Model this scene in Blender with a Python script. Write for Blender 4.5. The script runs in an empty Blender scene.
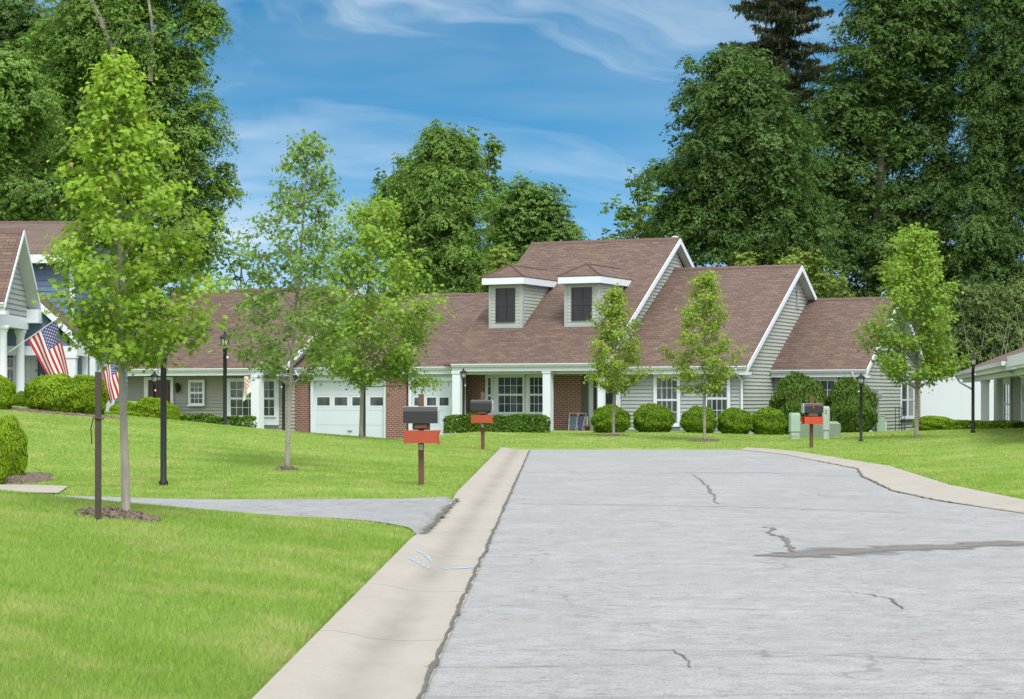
import bpy, bmesh, math, random
import numpy as np
from mathutils import Vector, Matrix

random.seed(7)
RNG = np.random.default_rng(7)
scene = bpy.context.scene
COL = scene.collection
R = math.radians

# ------------------------------------------------------------------ camera constants
F, CX, HY, CH = 2000.0, 512.0, 397.0, 1.52      # focal length in pixels, principal column, horizon row, eye height
def PX(x, Y): return (x - CX) / F * Y
def PZ(y, Y): return CH - (y - HY) / F * Y
def smooth(a, b, x):
    t = np.clip((np.asarray(x, float) - a) / (b - a), 0, 1)
    return t * t * (3 - 2 * t)

# ------------------------------------------------------------------ terrain
def xl_out(Y): return -1.22 + .0196 * (np.asarray(Y, float) - 10)
def xl_in(Y): return -.463 + .0207 * (np.asarray(Y, float) - 10)
def xr_out(Y): return np.interp(Y, [0, 10, 28, 33, 42, 52.4, 55, 56.5, 57.4], [7.6, 7.4, 7.2, 7.2, 7.9, 7.6, 7.35, 7.05, 6.75])
def xr_in(Y): return np.interp(Y, [0, 10, 20, 25, 29, 32, 38, 42, 52.4, 55, 56.2, 57.4], [7.5, 7.3, 7.15, 6.75, 6.2, 6.1, 6.65, 7.25, 7.15, 6.85, 6.6, 6.4])
ROAD_END = 57.4
def tz(X, Y):
    X = np.asarray(X, float); Y = np.asarray(Y, float)
    Yc = np.minimum(Y, ROAD_END)
    xl, xr = xl_out(Yc), xr_out(Yc)
    dl = np.clip(xl - X, 0, 14.0)
    dr = np.clip(X - xr, 0, 16.0)
    near = .115 * np.minimum(dl, 9) * (1 - smooth(20.5, 24.3, Y))
    mid = .093 * dl * smooth(28.5, 46, Y) * (1 - smooth(54, 65, Y) * smooth(-14.6, -12.0, X))
    right = .045 * dr * smooth(18, 50, Y) * (1 - .85 * smooth(66, 82, Y)) + .015 * dr * (1 - smooth(18, 50, Y))
    far = .2 * smooth(57.4, 70, Y) * smooth(-4.5, -1.0, X) * (1 - smooth(6, 10, X))
    lip = .055 * smooth(0, .12, dl) + .055 * smooth(0, .12, dr)
    dip = -.17 * smooth(60, 70, Y) * (1 - smooth(-3.6, -1.2, X)) * smooth(-13.5, -11.5, X)
    z = near + mid + right + lip * (Y < ROAD_END) + far + dip + .055 * (Y >= ROAD_END)
    z = z * (1 - smooth(90, 130, Y)) 
    wav = .018 * np.sin(X * .9 + Y * .31) * np.sin(Y * .47 - X * .2) * smooth(.5, 2.5, dl + dr + np.maximum(0, Y - ROAD_END))
    hard = (X > xl) & (X < xr) & (Y < ROAD_END)
    return np.where(hard, -.05, z + wav)
def tzf(X, Y): return float(tz(X, Y))
def solveY(px, py, lo=9, hi=75):
    """distance at which the ground is seen at pixel row py in column px (first hit)"""
    Ys = np.linspace(lo, hi, 2400)
    d = PZ(py, Ys) - tz(PX(px, Ys), Ys)
    i = np.argmax(d < 0)
    return float(Ys[i]) if d[i] < 0 else hi

# ------------------------------------------------------------------ materials
MATS = {}
class NT:
    def __init__(s, name):
        s.m = bpy.data.materials.new(name); s.m.use_nodes = True
        s.t = s.m.node_tree; s.n = s.t.nodes; s.l = s.t.links
        s.bsdf = s.n['Principled BSDF']; s.out = s.n['Material Output']
        MATS[name] = s.m
    def add(s, typ, ins=None, **kw):
        nd = s.n.new(typ)
        for k, v in kw.items(): setattr(nd, k, v)
        for k, v in (ins or {}).items():
            if isinstance(v, bpy.types.NodeSocket): s.l.new(v, nd.inputs[k])
            else: nd.inputs[k].default_value = v
        return nd
    def link(s, a, b): s.l.new(a, b)
    def setp(s, **kw):
        for k, v in kw.items():
            k = k.replace('_', ' ')
            if isinstance(v, bpy.types.NodeSocket): s.l.new(v, s.bsdf.inputs[k])
            else: s.bsdf.inputs[k].default_value = v
    def ramp(s, fac, stops):
        r = s.add('ShaderNodeValToRGB', {'Fac': fac})
        cr = r.color_ramp
        while len(cr.elements) < len(stops): cr.elements.new(.5)
        for e, (p, c) in zip(cr.elements, stops):
            e.position = p; e.color = c if len(c) == 4 else (*c, 1)
        return r.outputs['Color']
    def noise(s, vec, scale, detail=3, rough=.55, dist=0.0):
        return s.add('ShaderNodeTexNoise', {'Vector': vec, 'Scale': scale, 'Detail': detail, 'Roughness': rough, 'Distortion': dist}).outputs['Fac']
    def mix(s, fac, a, b, mode='MIX'):
        nd = s.n.new('ShaderNodeMix'); nd.data_type = 'RGBA'; nd.blend_type = mode
        for sock, v in ((nd.inputs['Factor'], fac), (nd.inputs['A'], a), (nd.inputs['B'], b)):
            pass
        for idx, v in ((0, fac), (6, a), (7, b)):
            if isinstance(v, bpy.types.NodeSocket): s.l.new(v, nd.inputs[idx])
            else: nd.inputs[idx].default_value = v if idx == 0 else ((*v, 1) if len(v) == 3 else v)
        return nd.outputs[2]
    def math(s, op, a, b=0.0, clamp=False):
        nd = s.n.new('ShaderNodeMath'); nd.operation = op; nd.use_clamp = clamp
        for i, v in enumerate((a, b)):
            if isinstance(v, bpy.types.NodeSocket): s.l.new(v, nd.inputs[i])
            else: nd.inputs[i].default_value = v
        return nd.outputs[0]
    def bump(s, h, strength=.3, dist=.02):
        b = s.add('ShaderNodeBump', {'Height': h, 'Strength': strength, 'Distance': dist})
        s.l.new(b.outputs['Normal'], s.bsdf.inputs['Normal'])
    def obj(s): return s.add('ShaderNodeTexCoord').outputs['Object']
    def uv(s): return s.add('ShaderNodeTexCoord').outputs['UV']
    def pos(s): return s.add('ShaderNodeNewGeometry').outputs['Position']

def paint(name, col, rough=.5, var=.12, scale=3.0, metal=0.0, spec=.5):
    t = NT(name); col = tuple(x * .86 for x in col)
    n = t.noise(t.obj(), scale, 4)
    c = t.mix(n, tuple(x * (1 - var) for x in col), tuple(min(1, x * (1 + var)) for x in col))
    t.setp(Base_Color=c, Roughness=rough, Metallic=metal)
    t.bsdf.inputs['Specular IOR Level'].default_value = spec
    return t.m

def siding_mat(name, col):
    t = NT(name); col = tuple(x * .82 for x in col)
    o = t.obj()
    st = t.add('ShaderNodeMapping', {'Vector': o, 'Scale': (1.2, 1.2, 6.0)}).outputs[0]
    n = t.noise(st, 1.0, 4)
    c = t.mix(n, tuple(x * .86 for x in col), tuple(x * 1.1 for x in col))
    g = t.noise(o, .6, 3)
    c = t.mix(t.math('MULTIPLY', g, .12), c, (.25, .25, .21))
    t.setp(Base_Color=c, Roughness=.6)
    t.bsdf.inputs['Specular IOR Level'].default_value = .25

def shingle_mat(name, c1, c2, c3):
    t = NT(name); uv = t.uv()
    c1, c2, c3 = (tuple(x * k for x in c) for c, k in ((c1, .58), (c2, .68), (c3, .76)))
    b = t.add('ShaderNodeTexBrick', {'Vector': uv, 'Color1': (0, 0, 0, 1), 'Color2': (1, 1, 1, 1), 'Mortar': (.5, .5, .5, 1), 'Scale': 1.0,
              'Mortar Size': .006, 'Mortar Smooth': .1, 'Bias': 0.0, 'Brick Width': .32, 'Row Height': .145})
    b.offset = .37; b.offset_frequency = 2; b.squash = 1.0
    col = t.ramp(b.outputs['Color'], [(0, c1), (.5, c2), (1, c3)])
    n = t.noise(uv, .35, 4)
    col = t.mix(t.math('MULTIPLY', n, .5), col, tuple(x * .62 for x in c2))
    st = t.add('ShaderNodeMapping', {'Vector': uv, 'Scale': (1.6, .12, 1)}).outputs[0]
    n2 = t.noise(st, 1.0, 3)
    col = t.mix(t.ramp(n2, [(.5, (0, 0, 0)), (.8, (.16,) * 3)]), col, (.178, .138, .115))
    g = t.noise(uv, 90, 2)
    col = t.mix(.22, col, t.ramp(g, [(.3, (.05, .035, .03)), (.7, (.36, .26, .24))]))
    col = t.mix(b.outputs['Fac'], col, tuple(x * .35 for x in c1))
    t.setp(Base_Color=col, Roughness=.92)
    sep = t.add('ShaderNodeSeparateXYZ', {'Vector': uv})
    saw = t.math('FRACT', t.math('DIVIDE', sep.outputs['Y'], .145))
    h = t.math('SUBTRACT', t.math('MULTIPLY', saw, -1.0), t.math('MULTIPLY', b.outputs['Fac'], .5))
    h = t.math('ADD', h, t.math('MULTIPLY', b.outputs['Color'], .35))
    t.bump(h, .7, .02)

def brick_mat():
    t = NT('brick'); uv = t.uv()
    b = t.add('ShaderNodeTexBrick', {'Vector': uv, 'Color1': (.20, .064, .046, 1), 'Color2': (.125, .046, .038, 1), 'Mortar': (.38, .34, .31, 1), 'Scale': 1.0,
              'Mortar Size': .0105, 'Mortar Smooth': .2, 'Bias': -.2, 'Brick Width': .215, 'Row Height': .078})
    n = t.noise(uv, 3, 4)
    c = t.mix(t.math('MULTIPLY', n, .35), b.outputs['Color'], (.13, .06, .05))
    t.setp(Base_Color=c, Roughness=.9)
    t.bump(t.math('MULTIPLY', b.outputs['Fac'], -1), .5, .01)

def glass_mat():
    t = NT('window_glass'); o = t.obj()
    st = t.add('ShaderNodeMapping', {'Vector': o, 'Scale': (2.2, 2.2, .5)}).outputs[0]
    n = t.noise(st, 1.5, 3)
    c = t.ramp(n, [(.35, (.03, .038, .042)), (.58, (.075, .09, .095)), (.8, (.19, .20, .20))])
    t.setp(Base_Color=c, Roughness=.06)
    t.bump(t.noise(o, .9, 2), .03, .05)

def asphalt_mat(name, light, dark, crackscale=.35, crk=.42):
    t = NT(name); p = t.pos(); light = tuple(x * .86 for x in light); dark = tuple(x * .86 for x in dark)
    n1 = t.noise(p, .35, 5, .6)
    n2 = t.noise(p, 3.5, 5, .65)
    n3 = t.noise(p, 60, 3, .7)
    col = t.mix(t.ramp(n1, [(.2, (.25,) * 3), (.8, (.85,) * 3)]), dark, light)
    col = t.mix(t.ramp(n2, [(.36, (.5,) * 3), (.60, (0,) * 3)]), col, tuple(x * .72 for x in dark))
    # worn horizontal scuffs across the lane
    st = t.add('ShaderNodeMapping', {'Vector': p, 'Scale': (1.3, 1.9, 1)}).outputs[0]
    n4 = t.noise(st, 1.9, 7, .78)
    col = t.mix(t.ramp(n4, [(.55, (0,) * 3), (.72, (.38,) * 3)]), col, tuple(x * .62 for x in dark))
    n6 = t.noise(p, 17, 7, .82)
    col = t.mix(t.ramp(n6, [(.56, (0,) * 3), (.66, (.5,) * 3)]), col, (dark[0] * .55, dark[1] * .52, dark[2] * .49))
    n7 = t.noise(p, .7, 3, .5)
    col = t.mix(t.ramp(n7, [(.46, (0,) * 3), (.66, (.5,) * 3)]), col, (dark[0] * .92, dark[1] * .88, dark[2] * .86))
    st3 = t.add('ShaderNodeMapping', {'Vector': p, 'Scale': (5, 13, 1)}).outputs[0]
    n8 = t.noise(st3, 1.6, 6, .75)
    col = t.mix(t.math('MULTIPLY', t.ramp(n8, [(.54, (0,) * 3), (.62, (.95,) * 3)]), t.ramp(t.noise(p, .9, 4, .6), [(.38, (.2,) * 3), (.58, (1,) * 3)])), col, (dark[0] * .50, dark[1] * .47, dark[2] * .44))
    st2 = t.add('ShaderNodeMapping', {'Vector': p, 'Scale': (.6, .45, 1)}).outputs[0]
    n5 = t.noise(st2, .9, 4, .6)
    col = t.mix(t.ramp(n5, [(.52, (0,) * 3), (.78, (.3,) * 3)]), col, tuple(min(1, x * 1.22) for x in light))
    col = t.mix(t.ramp(n3, [(.3, (.7,) * 3), (.55, (0,) * 3)]), col, tuple(x * .5 for x in dark))
    sp = t.add('ShaderNodeTexVoronoi', {'Vector': p, 'Scale': 2.6, 'Randomness': 1.0})
    spots = t.math('MULTIPLY', t.math('LESS_THAN', sp.outputs['Distance'], .055), t.math('GREATER_THAN', t.add('ShaderNodeSeparateColor', {'Color': sp.outputs['Color']}).outputs[0], .72))
    col = t.mix(t.math('MULTIPLY', spots, .8), col, (.10, .085, .075))
    # hairline cracks
    wob = t.add('ShaderNodeTexNoise', {'Vector': p, 'Scale': 1.4, 'Detail': 5})
    pv = t.add('ShaderNodeVectorMath', {0: p, 1: wob.outputs['Color']}, operation='ADD').outputs[0]
    v = t.add('ShaderNodeTexVoronoi', {'Vector': pv, 'Scale': crackscale}, feature='DISTANCE_TO_EDGE').outputs['Distance']
    mask = t.ramp(t.noise(p, .5, 3), [(.46, (0,) * 3), (.6, (1,) * 3)])
    cr = t.ramp(v, [(0, (1,) * 3), (.003, (1,) * 3), (.007, (0,) * 3)])
    v2 = t.add('ShaderNodeTexVoronoi', {'Vector': pv, 'Scale': crackscale * 4}, feature='DISTANCE_TO_EDGE').outputs['Distance']
    cr2 = t.ramp(v2, [(0, (1,) * 3), (.008, (.6,) * 3), (.018, (0,) * 3)])
    mask2 = t.ramp(t.noise(p, .8, 3), [(.56, (0,) * 3), (.66, (1,) * 3)])
    fac = t.math('MAXIMUM', t.math('MULTIPLY', cr, mask), t.math('MULTIPLY', t.math('MULTIPLY', cr2, mask2), .5 if crk < .6 else 1.0))
    col = t.mix(t.math('MULTIPLY', fac, crk), col, (.09, .088, .085))
    t.setp(Base_Color=col, Roughness=.93)
    t.bsdf.inputs['Specular IOR Level'].default_value = .25
    h = t.math('SUBTRACT', t.math('ADD', n3, t.math('MULTIPLY', n2, .6)), t.math('MULTIPLY', fac, .8))
    t.bump(h, .45, .012)

def concrete_mat():
    t = NT('concrete'); p = t.pos()
    n1 = t.noise(p, .8, 5, .6); n2 = t.noise(p, 9, 4, .7); n3 = t.noise(p, 70, 2)
    col = t.mix(n1, (.265, .252, .226), (.345, .33, .298))
    col = t.mix(t.ramp(n2, [(.35, (.35,) * 3), (.6, (0,) * 3)]), col, (.27, .245, .21))
    col = t.mix(t.ramp(n3, [(.3, (.3,) * 3), (.5, (0,) * 3)]), col, (.22, .20, .17))
    sep = t.add('ShaderNodeSeparateXYZ', {'Vector': p})
    # dirt in the flow line of the gutter (a band at constant offset from the asphalt edge) and joints every 3 m
    off = t.math('SUBTRACT', sep.outputs['X'], t.math('MULTIPLY', sep.outputs['Y'], .0203))
    wob = t.math('MULTIPLY', t.math('SUBTRACT', t.noise(p, 1.7, 4), .5), .25)
    d = t.math('ABSOLUTE', t.math('ADD', t.math('ADD', off, 1.03), wob))
    dirt = t.ramp(d, [(0, (.5,) * 3), (.06, (.35,) * 3), (.19, (0,) * 3)])
    dm = t.ramp(t.noise(p, .55, 4), [(.28, (.35,) * 3), (.6, (1,) * 3)])
    col = t.mix(t.math('MULTIPLY', dirt, dm), col, (.15, .14, .125))
    fr = t.math('FRACT', t.math('DIVIDE', t.math('ADD', sep.outputs['Y'], t.math('MULTIPLY', t.noise(p, 3, 3), .06)), 3.1))
    jt = t.ramp(fr, [(0, (.9,) * 3), (.005, (.9,) * 3), (.0085, (0,) * 3)])
    col = t.mix(jt, col, (.14, .13, .115))
    t.setp(Base_Color=col, Roughness=.92)
    t.bsdf.inputs['Specular IOR Level'].default_value = .2
    t.bump(t.math('SUBTRACT', t.math('ADD', n3, n2), jt), .3, .01)

def lawn_nodes(t, p, bright=1.0):
    a = t.noise(p, .22, 4, .6); b = t.noise(p, 1.1, 4, .6)
    st = t.add('ShaderNodeMapping', {'Vector': p, 'Rotation': (0, 0, .15), 'Scale': (.25, .8, 1)}).outputs[0]
    c_ = t.noise(st, 1.3, 3, .5)
    k = bright
    col = t.mix(t.ramp(a, [(.33, (0,) * 3), (.66, (1,) * 3)]), (.27 * k, .43 * k, .078 * k), (.36 * k, .515 * k, .13 * k))
    col = t.mix(t.ramp(b, [(.48, (0,) * 3), (.70, (.8,) * 3)]), col, (.50 * k, .55 * k, .20 * k))
    col = t.mix(t.ramp(c_, [(.52, (0,) * 3), (.68, (.5,) * 3)]), col, (.225 * k, .385 * k, .05 * k))
    y = t.noise(p, .6, 5, .7)
    col = t.mix(t.ramp(y, [(.56, (0,) * 3), (.70, (.55,) * 3)]), col, (.60 * k, .56 * k, .28 * k))
    return col

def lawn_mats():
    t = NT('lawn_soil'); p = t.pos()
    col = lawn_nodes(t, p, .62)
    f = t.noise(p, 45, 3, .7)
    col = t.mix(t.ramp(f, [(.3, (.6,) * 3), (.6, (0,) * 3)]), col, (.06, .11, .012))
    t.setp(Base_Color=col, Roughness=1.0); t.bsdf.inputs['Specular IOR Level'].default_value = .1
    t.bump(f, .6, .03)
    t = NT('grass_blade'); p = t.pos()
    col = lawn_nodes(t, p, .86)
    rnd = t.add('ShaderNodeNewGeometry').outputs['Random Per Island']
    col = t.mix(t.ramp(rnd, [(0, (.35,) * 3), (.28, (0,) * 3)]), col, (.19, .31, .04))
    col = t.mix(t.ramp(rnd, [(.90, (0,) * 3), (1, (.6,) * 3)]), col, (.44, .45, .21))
    d = t.add('ShaderNodeBsdfDiffuse', {'Color': col}); tr = t.add('ShaderNodeBsdfTranslucent', {'Color': col})
    mx = t.add('ShaderNodeMixShader', {0: .35, 1: d.outputs[0], 2: tr.outputs[0]})
    t.link(mx.outputs[0], t.out.inputs['Surface'])

def leaf_mat(name, base, tip=None, trans=.35, var=.35, tipfrac=0.0, gloss=.015):
    """foliage: colour per clump (attribute tint) and per leaf (random per island)"""
    t = NT(name); base = tuple(x * .84 for x in base)
    tint = t.add('ShaderNodeAttribute', attribute_name='tint').outputs['Fac']
    rnd = t.add('ShaderNodeNewGeometry').outputs['Random Per Island']
    lo = tuple(x * (1 - var) for x in base); hi = (base[0] * (1 + var * 1.25), base[1] * (1 + var), base[2] * (1 + var * .7))
    f = t.math('ADD', t.math('MULTIPLY', tint, .72), t.math('MULTIPLY', rnd, .28))
    col = t.mix(f, lo, hi)
    if tip:
        col = t.mix(t.ramp(rnd, [(max(0, 1 - tipfrac), (0,) * 3), (min(1, 1 - tipfrac + .01), (1,) * 3)]), col, tip)
    d = t.add('ShaderNodeBsdfDiffuse', {'Color': col}); tr = t.add('ShaderNodeBsdfTranslucent', {'Color': t.mix(.35, col, (col_y(base)))})
    g = t.add('ShaderNodeBsdfGlossy', {'Color': (.8, .8, .8, 1), 'Roughness': .45})
    m1 = t.add('ShaderNodeMixShader', {0: trans, 1: d.outputs[0], 2: tr.outputs[0]})
    m2 = t.add('ShaderNodeMixShader', {0: gloss, 1: m1.outputs[0], 2: g.outputs[0]})
    t.link(m2.outputs[0], t.out.inputs['Surface'])
def col_y(b): return (b[0] * 1.3, b[1] * 1.22, b[2] * .7)

def bark_mat(name, c1, c2, sc=6):
    t = NT(name); o = t.obj()
    st = t.add('ShaderNodeMapping', {'Vector': o, 'Scale': (sc * 2.5, sc * 2.5, sc * .5)}).outputs[0]
    n = t.noise(st, 1, 5, .7); n2 = t.noise(o, sc * .4, 3)
    c = t.mix(t.ramp(n, [(.3, (0,) * 3), (.7, (1,) * 3)]), c1, c2)
    c = t.mix(t.math('MULTIPLY', n2, .4), c, tuple(x * .6 for x in c1))
    t.setp(Base_Color=c, Roughness=.95); t.bump(n, .6, .02)

def mulch_mat():
    t = NT('mulch'); p = t.pos()
    v = t.add('ShaderNodeTexVoronoi', {'Vector': p, 'Scale': 28.0, 'Randomness': 1.0})
    c = t.ramp(t.noise(p, 24, 4, .7), [(.3, (.055, .038, .028)), (.5, (.14, .105, .08)), (.7, (.30, .245, .20))])
    t.setp(Base_Color=c, Roughness=1.0); t.bump(v.outputs['Distance'], 1.0, .05)

paint('white_paint', (.72, .78, .86), .45, .05)
paint('gutter_white', (.63, .69, .745), .4, .07)
paint('fence_vinyl', (.80, .86, 1.0), .35, .03, .7)
paint('garage_paint', (.62, .70, .79), .45, .05, 1.2)
paint('black_metal', (.014, .016, .016), .5, .3, 3, 0, .25)
paint('mailbox_black', (.02, .022, .025), .4, .25, 5)
paint('mailbox_rim', (.36, .39, .41), .45, .1, 5)
paint('orange_plastic', (.37, .058, .022), .5, .18, 6)
paint('red_plastic', (.50, .05, .018), .45, .1, 6)
paint('brown_wood', (.125, .058, .038), .75, .3, 9)
paint('stake_brown', (.055, .042, .033), .7, .35, 9)
paint('utility_green', (.36, .50, .40), .5, .12, 2.5)
paint('utility_pale', (.46, .56, .52), .5, .1, 2.5)
paint('transformer_green', (.20, .27, .20), .55, .15, 2.5)
paint('shutter_dark', (.022, .025, .03), .4, .25)
paint('door_red', (.075, .018, .016), .45, .2)
paint('steel', (.45, .46, .47), .35, .1, 4, .8)
paint('plaque_dark', (.04, .042, .04), .5, .2)
paint('plate_pale', (.45, .47, .46), .5, .15, 20)
paint('number_black', (.02, .02, .02), .5, .1)
paint('chair_blue', (.15, .21, .28), .8, .25, 20)
paint('chair_purple', (.15, .12, .25), .8, .25, 20)
paint('terracotta', (.36, .15, .08), .8, .2, 8)
paint('flag_red', (.47, .022, .04), .75, .12, 9)
paint('flag_white', (.78, .76, .76), .75, .06, 9)
paint('flag_blue', (.07, .075, .22), .75, .12, 9)
paint('banner_cloth', (.66, .63, .55), .8, .1, 7)
paint('banner_red', (.40, .10, .10), .8, .2, 7)
def soft_mat(name, col, lo, hi, sc):
    t = NT(name); p = t.pos()
    e = t.add('ShaderNodeAttribute', attribute_name='edge').outputs['Fac']; n = t.noise(p, sc, 5, .7)
    a = t.ramp(t.math('ADD', t.math('MULTIPLY', e, .6), n), [(lo, (0,) * 3), (hi, (1,) * 3)])
    c = t.mix(t.noise(p, 25, 4, .7), tuple(x * .7 for x in col), tuple(x * 1.25 for x in col))
    t.setp(Base_Color=c, Roughness=.9, Alpha=a)
soft_mat('tar_', (.12, .115, .108), .66, .92, 9); soft_mat('damp_', (.125, .12, .114), .55, .95, 1.6); soft_mat('joint_', (.085, .08, .07), .62, .78, 14)
soft_mat('hairline', (.10, .095, .09), .62, .95, 2.2)
paint('tar', (.19, .185, .18), .85, .35, 6)
paint('damp_asphalt', (.20, .196, .19), .7, .15, 4)
paint('joint_dark', (.12, .115, .10), 1.0, .55, 12)
paint('blue_marking', (.24, .42, .68), .9, .2, 14)
paint('meter_grey', (.24, .26, .26), .5, .2, 6)
paint('wood_pale', (.25, .20, .14), .8, .3, 5)
paint('soffit_white', (.62, .65, .66), .6, .06)
paint('stone_sill', (.36, .36, .34), .8, .15)
paint('ridge_cap', (.115, .072, .062), .95, .25, 5)
siding_mat('siding_grey', (.43, .475, .44))
siding_mat('siding_taupe', (.36, .365, .34))
siding_mat('siding_blue', (.15, .23, .385))
siding_mat('siding_pale', (.40, .45, .46))
shingle_mat('shingle_brown', (.090, .051, .036), (.128, .077, .054), (.180, .114, .083))
brick_mat(); glass_mat(); concrete_mat(); paint('curtain_glass', (.40, .43, .45), .12, .25, 2.0); lawn_mats(); mulch_mat()
asphalt_mat('asphalt', (.40, .415, .43), (.30, .312, .325))
asphalt_mat('asphalt_drive', (.38, .395, .41), (.27, .285, .30), .9, .9)
def lamp_glass():
    t = NT('lantern_glass')
    t.setp(Base_Color=(.55, .58, .58, 1), Roughness=.15, Alpha=.75)
lamp_glass()
leaf_mat('leaf_spring', (.27, .45, .046), (.46, .24, .07), .42, .30, .008, .02)
leaf_mat('leaf_tall', (.18, .32, .06), (.22, .17, .05), .38, .32, .02, .02)
leaf_mat('leaf_young', (.225, .39, .046), (.32, .30, .06), .40, .30, .03, .02)
leaf_mat('leaf_bright', (.25, .39, .045), (.40, .34, .06), .40, .28, .05, .02)
leaf_mat('leaf_shrub', (.15, .28, .014), None, .30, .35)
leaf_mat('leaf_shrub_lime', (.21, .36, .014), None, .30, .30)
leaf_mat('leaf_hedge', (.085, .19, .014), None, .28, .40)
leaf_mat('leaf_bigshrub', (.10, .19, .03), None, .30, .40)
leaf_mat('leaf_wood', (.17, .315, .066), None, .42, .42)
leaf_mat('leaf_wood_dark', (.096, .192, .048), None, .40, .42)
leaf_mat('leaf_wood_light', (.14, .27, .06), None, .33, .35)
leaf_mat('leaf_wood_lime', (.22, .34, .07), None, .35, .3)
leaf_mat('leaf_thicket', (.14, .225, .075), None, .30, .4)
leaf_mat('needle_dark', (.05, .075, .04), (.08, .06, .04), .12, .4, .15)
bark_mat('bark_grey', (.20, .185, .16), (.36, .335, .30))
bark_mat('bark_dark', (.06, .05, .04), (.13, .11, .09), 3)
bark_mat('bark_pale', (.20, .18, .155), (.33, .30, .26), 4)
def M(n): return MATS[n]

# ------------------------------------------------------------------ mesh collector
class MB:
    def __init__(s): s.v = []; s.f = []; s.uv = []; s.mi = []
    def face(s, pts, m=0, uv=None):
        i = len(s.v); s.v += [tuple(p) for p in pts]; s.f.append(tuple(range(i, i + len(pts)))); s.mi.append(m)
        if uv is None:
            p0 = Vector(pts[0]); e = Vector(pts[1]) - p0
            if e.length < 1e-9: e = Vector((1, 0, 0))
            e.normalize(); nrm = Vector((0, 0, 0))
            for k in range(1, len(pts) - 1):
                nrm += (Vector(pts[k]) - p0).cross(Vector(pts[k + 1]) - p0)
            nrm = nrm.normalized() if nrm.length > 1e-12 else Vector((0, 0, 1))
            b = nrm.cross(e)
            uv = [((Vector(p) - p0).dot(e), (Vector(p) - p0).dot(b)) for p in pts]
        s.uv.append(list(uv))
    def hexa(s, c, m=0):
        # c: 8 corners, index = x + 2y + 4z
        for q in ((0, 1, 5, 4), (3, 2, 6, 7), (2, 0, 4, 6), (1, 3, 7, 5), (4, 5, 7, 6), (2, 3, 1, 0)):
            s.face([c[k] for k in q], m)
    def box(s, x0, x1, y0, y1, z0, z1, m=0):
        s.hexa([(x, y, z) for z in (z0, z1) for y in (y0, y1) for x in (x0, x1)], m)
    def pbox(s, mp, s0, s1, d0, d1, z0, z1, m=0):
        s.hexa([mp(a, d, z) for z in (z0, z1) for d in (d1, d0) for a in (s0, s1)], m)
    def tube(s, pts, rad, n=8, m=0, caps=True):
        pts = [Vector(p) for p in pts]
        if not hasattr(rad, '__len__'): rad = [rad] * len(pts)
        rings = []
        ref = Vector((.3, .9, .2))
        for i, p in enumerate(pts):
            t = (pts[min(i + 1, len(pts) - 1)] - pts[max(i - 1, 0)])
            t = t.normalized() if t.length > 1e-9 else Vector((0, 0, 1))
            a = t.cross(ref)
            if a.length < .1: a = t.cross(Vector((1, 0, 0)))
            a.normalize(); b = t.cross(a)
            base = len(s.v)
            for k in range(n):
                an = 2 * math.pi * k / n
                s.v.append(tuple(p + (a * math.cos(an) + b * math.sin(an)) * rad[i]))
            rings.append(base)
        for i in range(len(pts) - 1):
            for k in range(n):
                k2 = (k + 1) % n
                s.f.append((rings[i] + k, rings[i] + k2, rings[i + 1] + k2, rings[i + 1] + k)); s.mi.append(m)
                s.uv.append([(k / n, i), ((k + 1) / n, i), ((k + 1) / n, i + 1), (k / n, i + 1)])
        if caps:
            for b, o in ((rings[0], -1), (rings[-1], 1)):
                s.f.append(tuple(range(b, b + n))[::o]); s.mi.append(m); s.uv.append([(0, 0)] * n)
    def lathe(s, prof, n=12, m=0, c=(0, 0, 0)):
        s.tube([(c[0], c[1], c[2] + z) for r, z in prof], [r for r, z in prof], n, m)
    def build(s, name, mats, parent=None, smooth=False, bevel=0.0, loc=None):
        me = bpy.data.meshes.new(name)
        me.from_pydata(s.v, [], s.f)
        ul = me.uv_layers.new(name='UVMap')
        flat = [c for f in s.uv for p in f for c in p]
        ul.data.foreach_set('uv', flat)
        if isinstance(mats, str): mats = [mats]
        for mn in mats: me.materials.append(M(mn))
        me.polygons.foreach_set('material_index', s.mi)
        if smooth: me.polygons.foreach_set('use_smooth', [True] * len(s.f))
        me.update()
        o = bpy.data.objects.new(name, me); COL.objects.link(o)
        if parent is not None: o.parent = parent
        if loc is not None: o.location = loc
        if bevel:
            bm = bmesh.new(); bm.from_mesh(me)
            bmesh.ops.remove_doubles(bm, verts=bm.verts, dist=1e-5)
            bmesh.ops.bevel(bm, geom=list(bm.edges), offset=bevel, segments=1, affect='EDGES', clamp_overlap=True)
            bm.to_mesh(me); bm.free()
        return o

def tag(o, label=None, cat=None, group=None, kind=None):
    if label: o['label'] = label
    if cat: o['category'] = cat
    if group: o['group'] = group
    if kind: o['kind'] = kind
    return o
def empty(name, loc, rz=0.0):
    o = bpy.data.objects.new(name, None); COL.objects.link(o)
    o.location = loc; o.rotation_euler = (0, 0, rz); o.empty_display_size = .3
    return o
def children(o): return [c for c in bpy.data.objects if c.parent == o]
def copy_tree(o, parent=None):
    c = o.copy(); COL.objects.link(c)
    if parent is not None: c.parent = parent
    for ch in children(o): copy_tree(ch, c)
    return c

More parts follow.
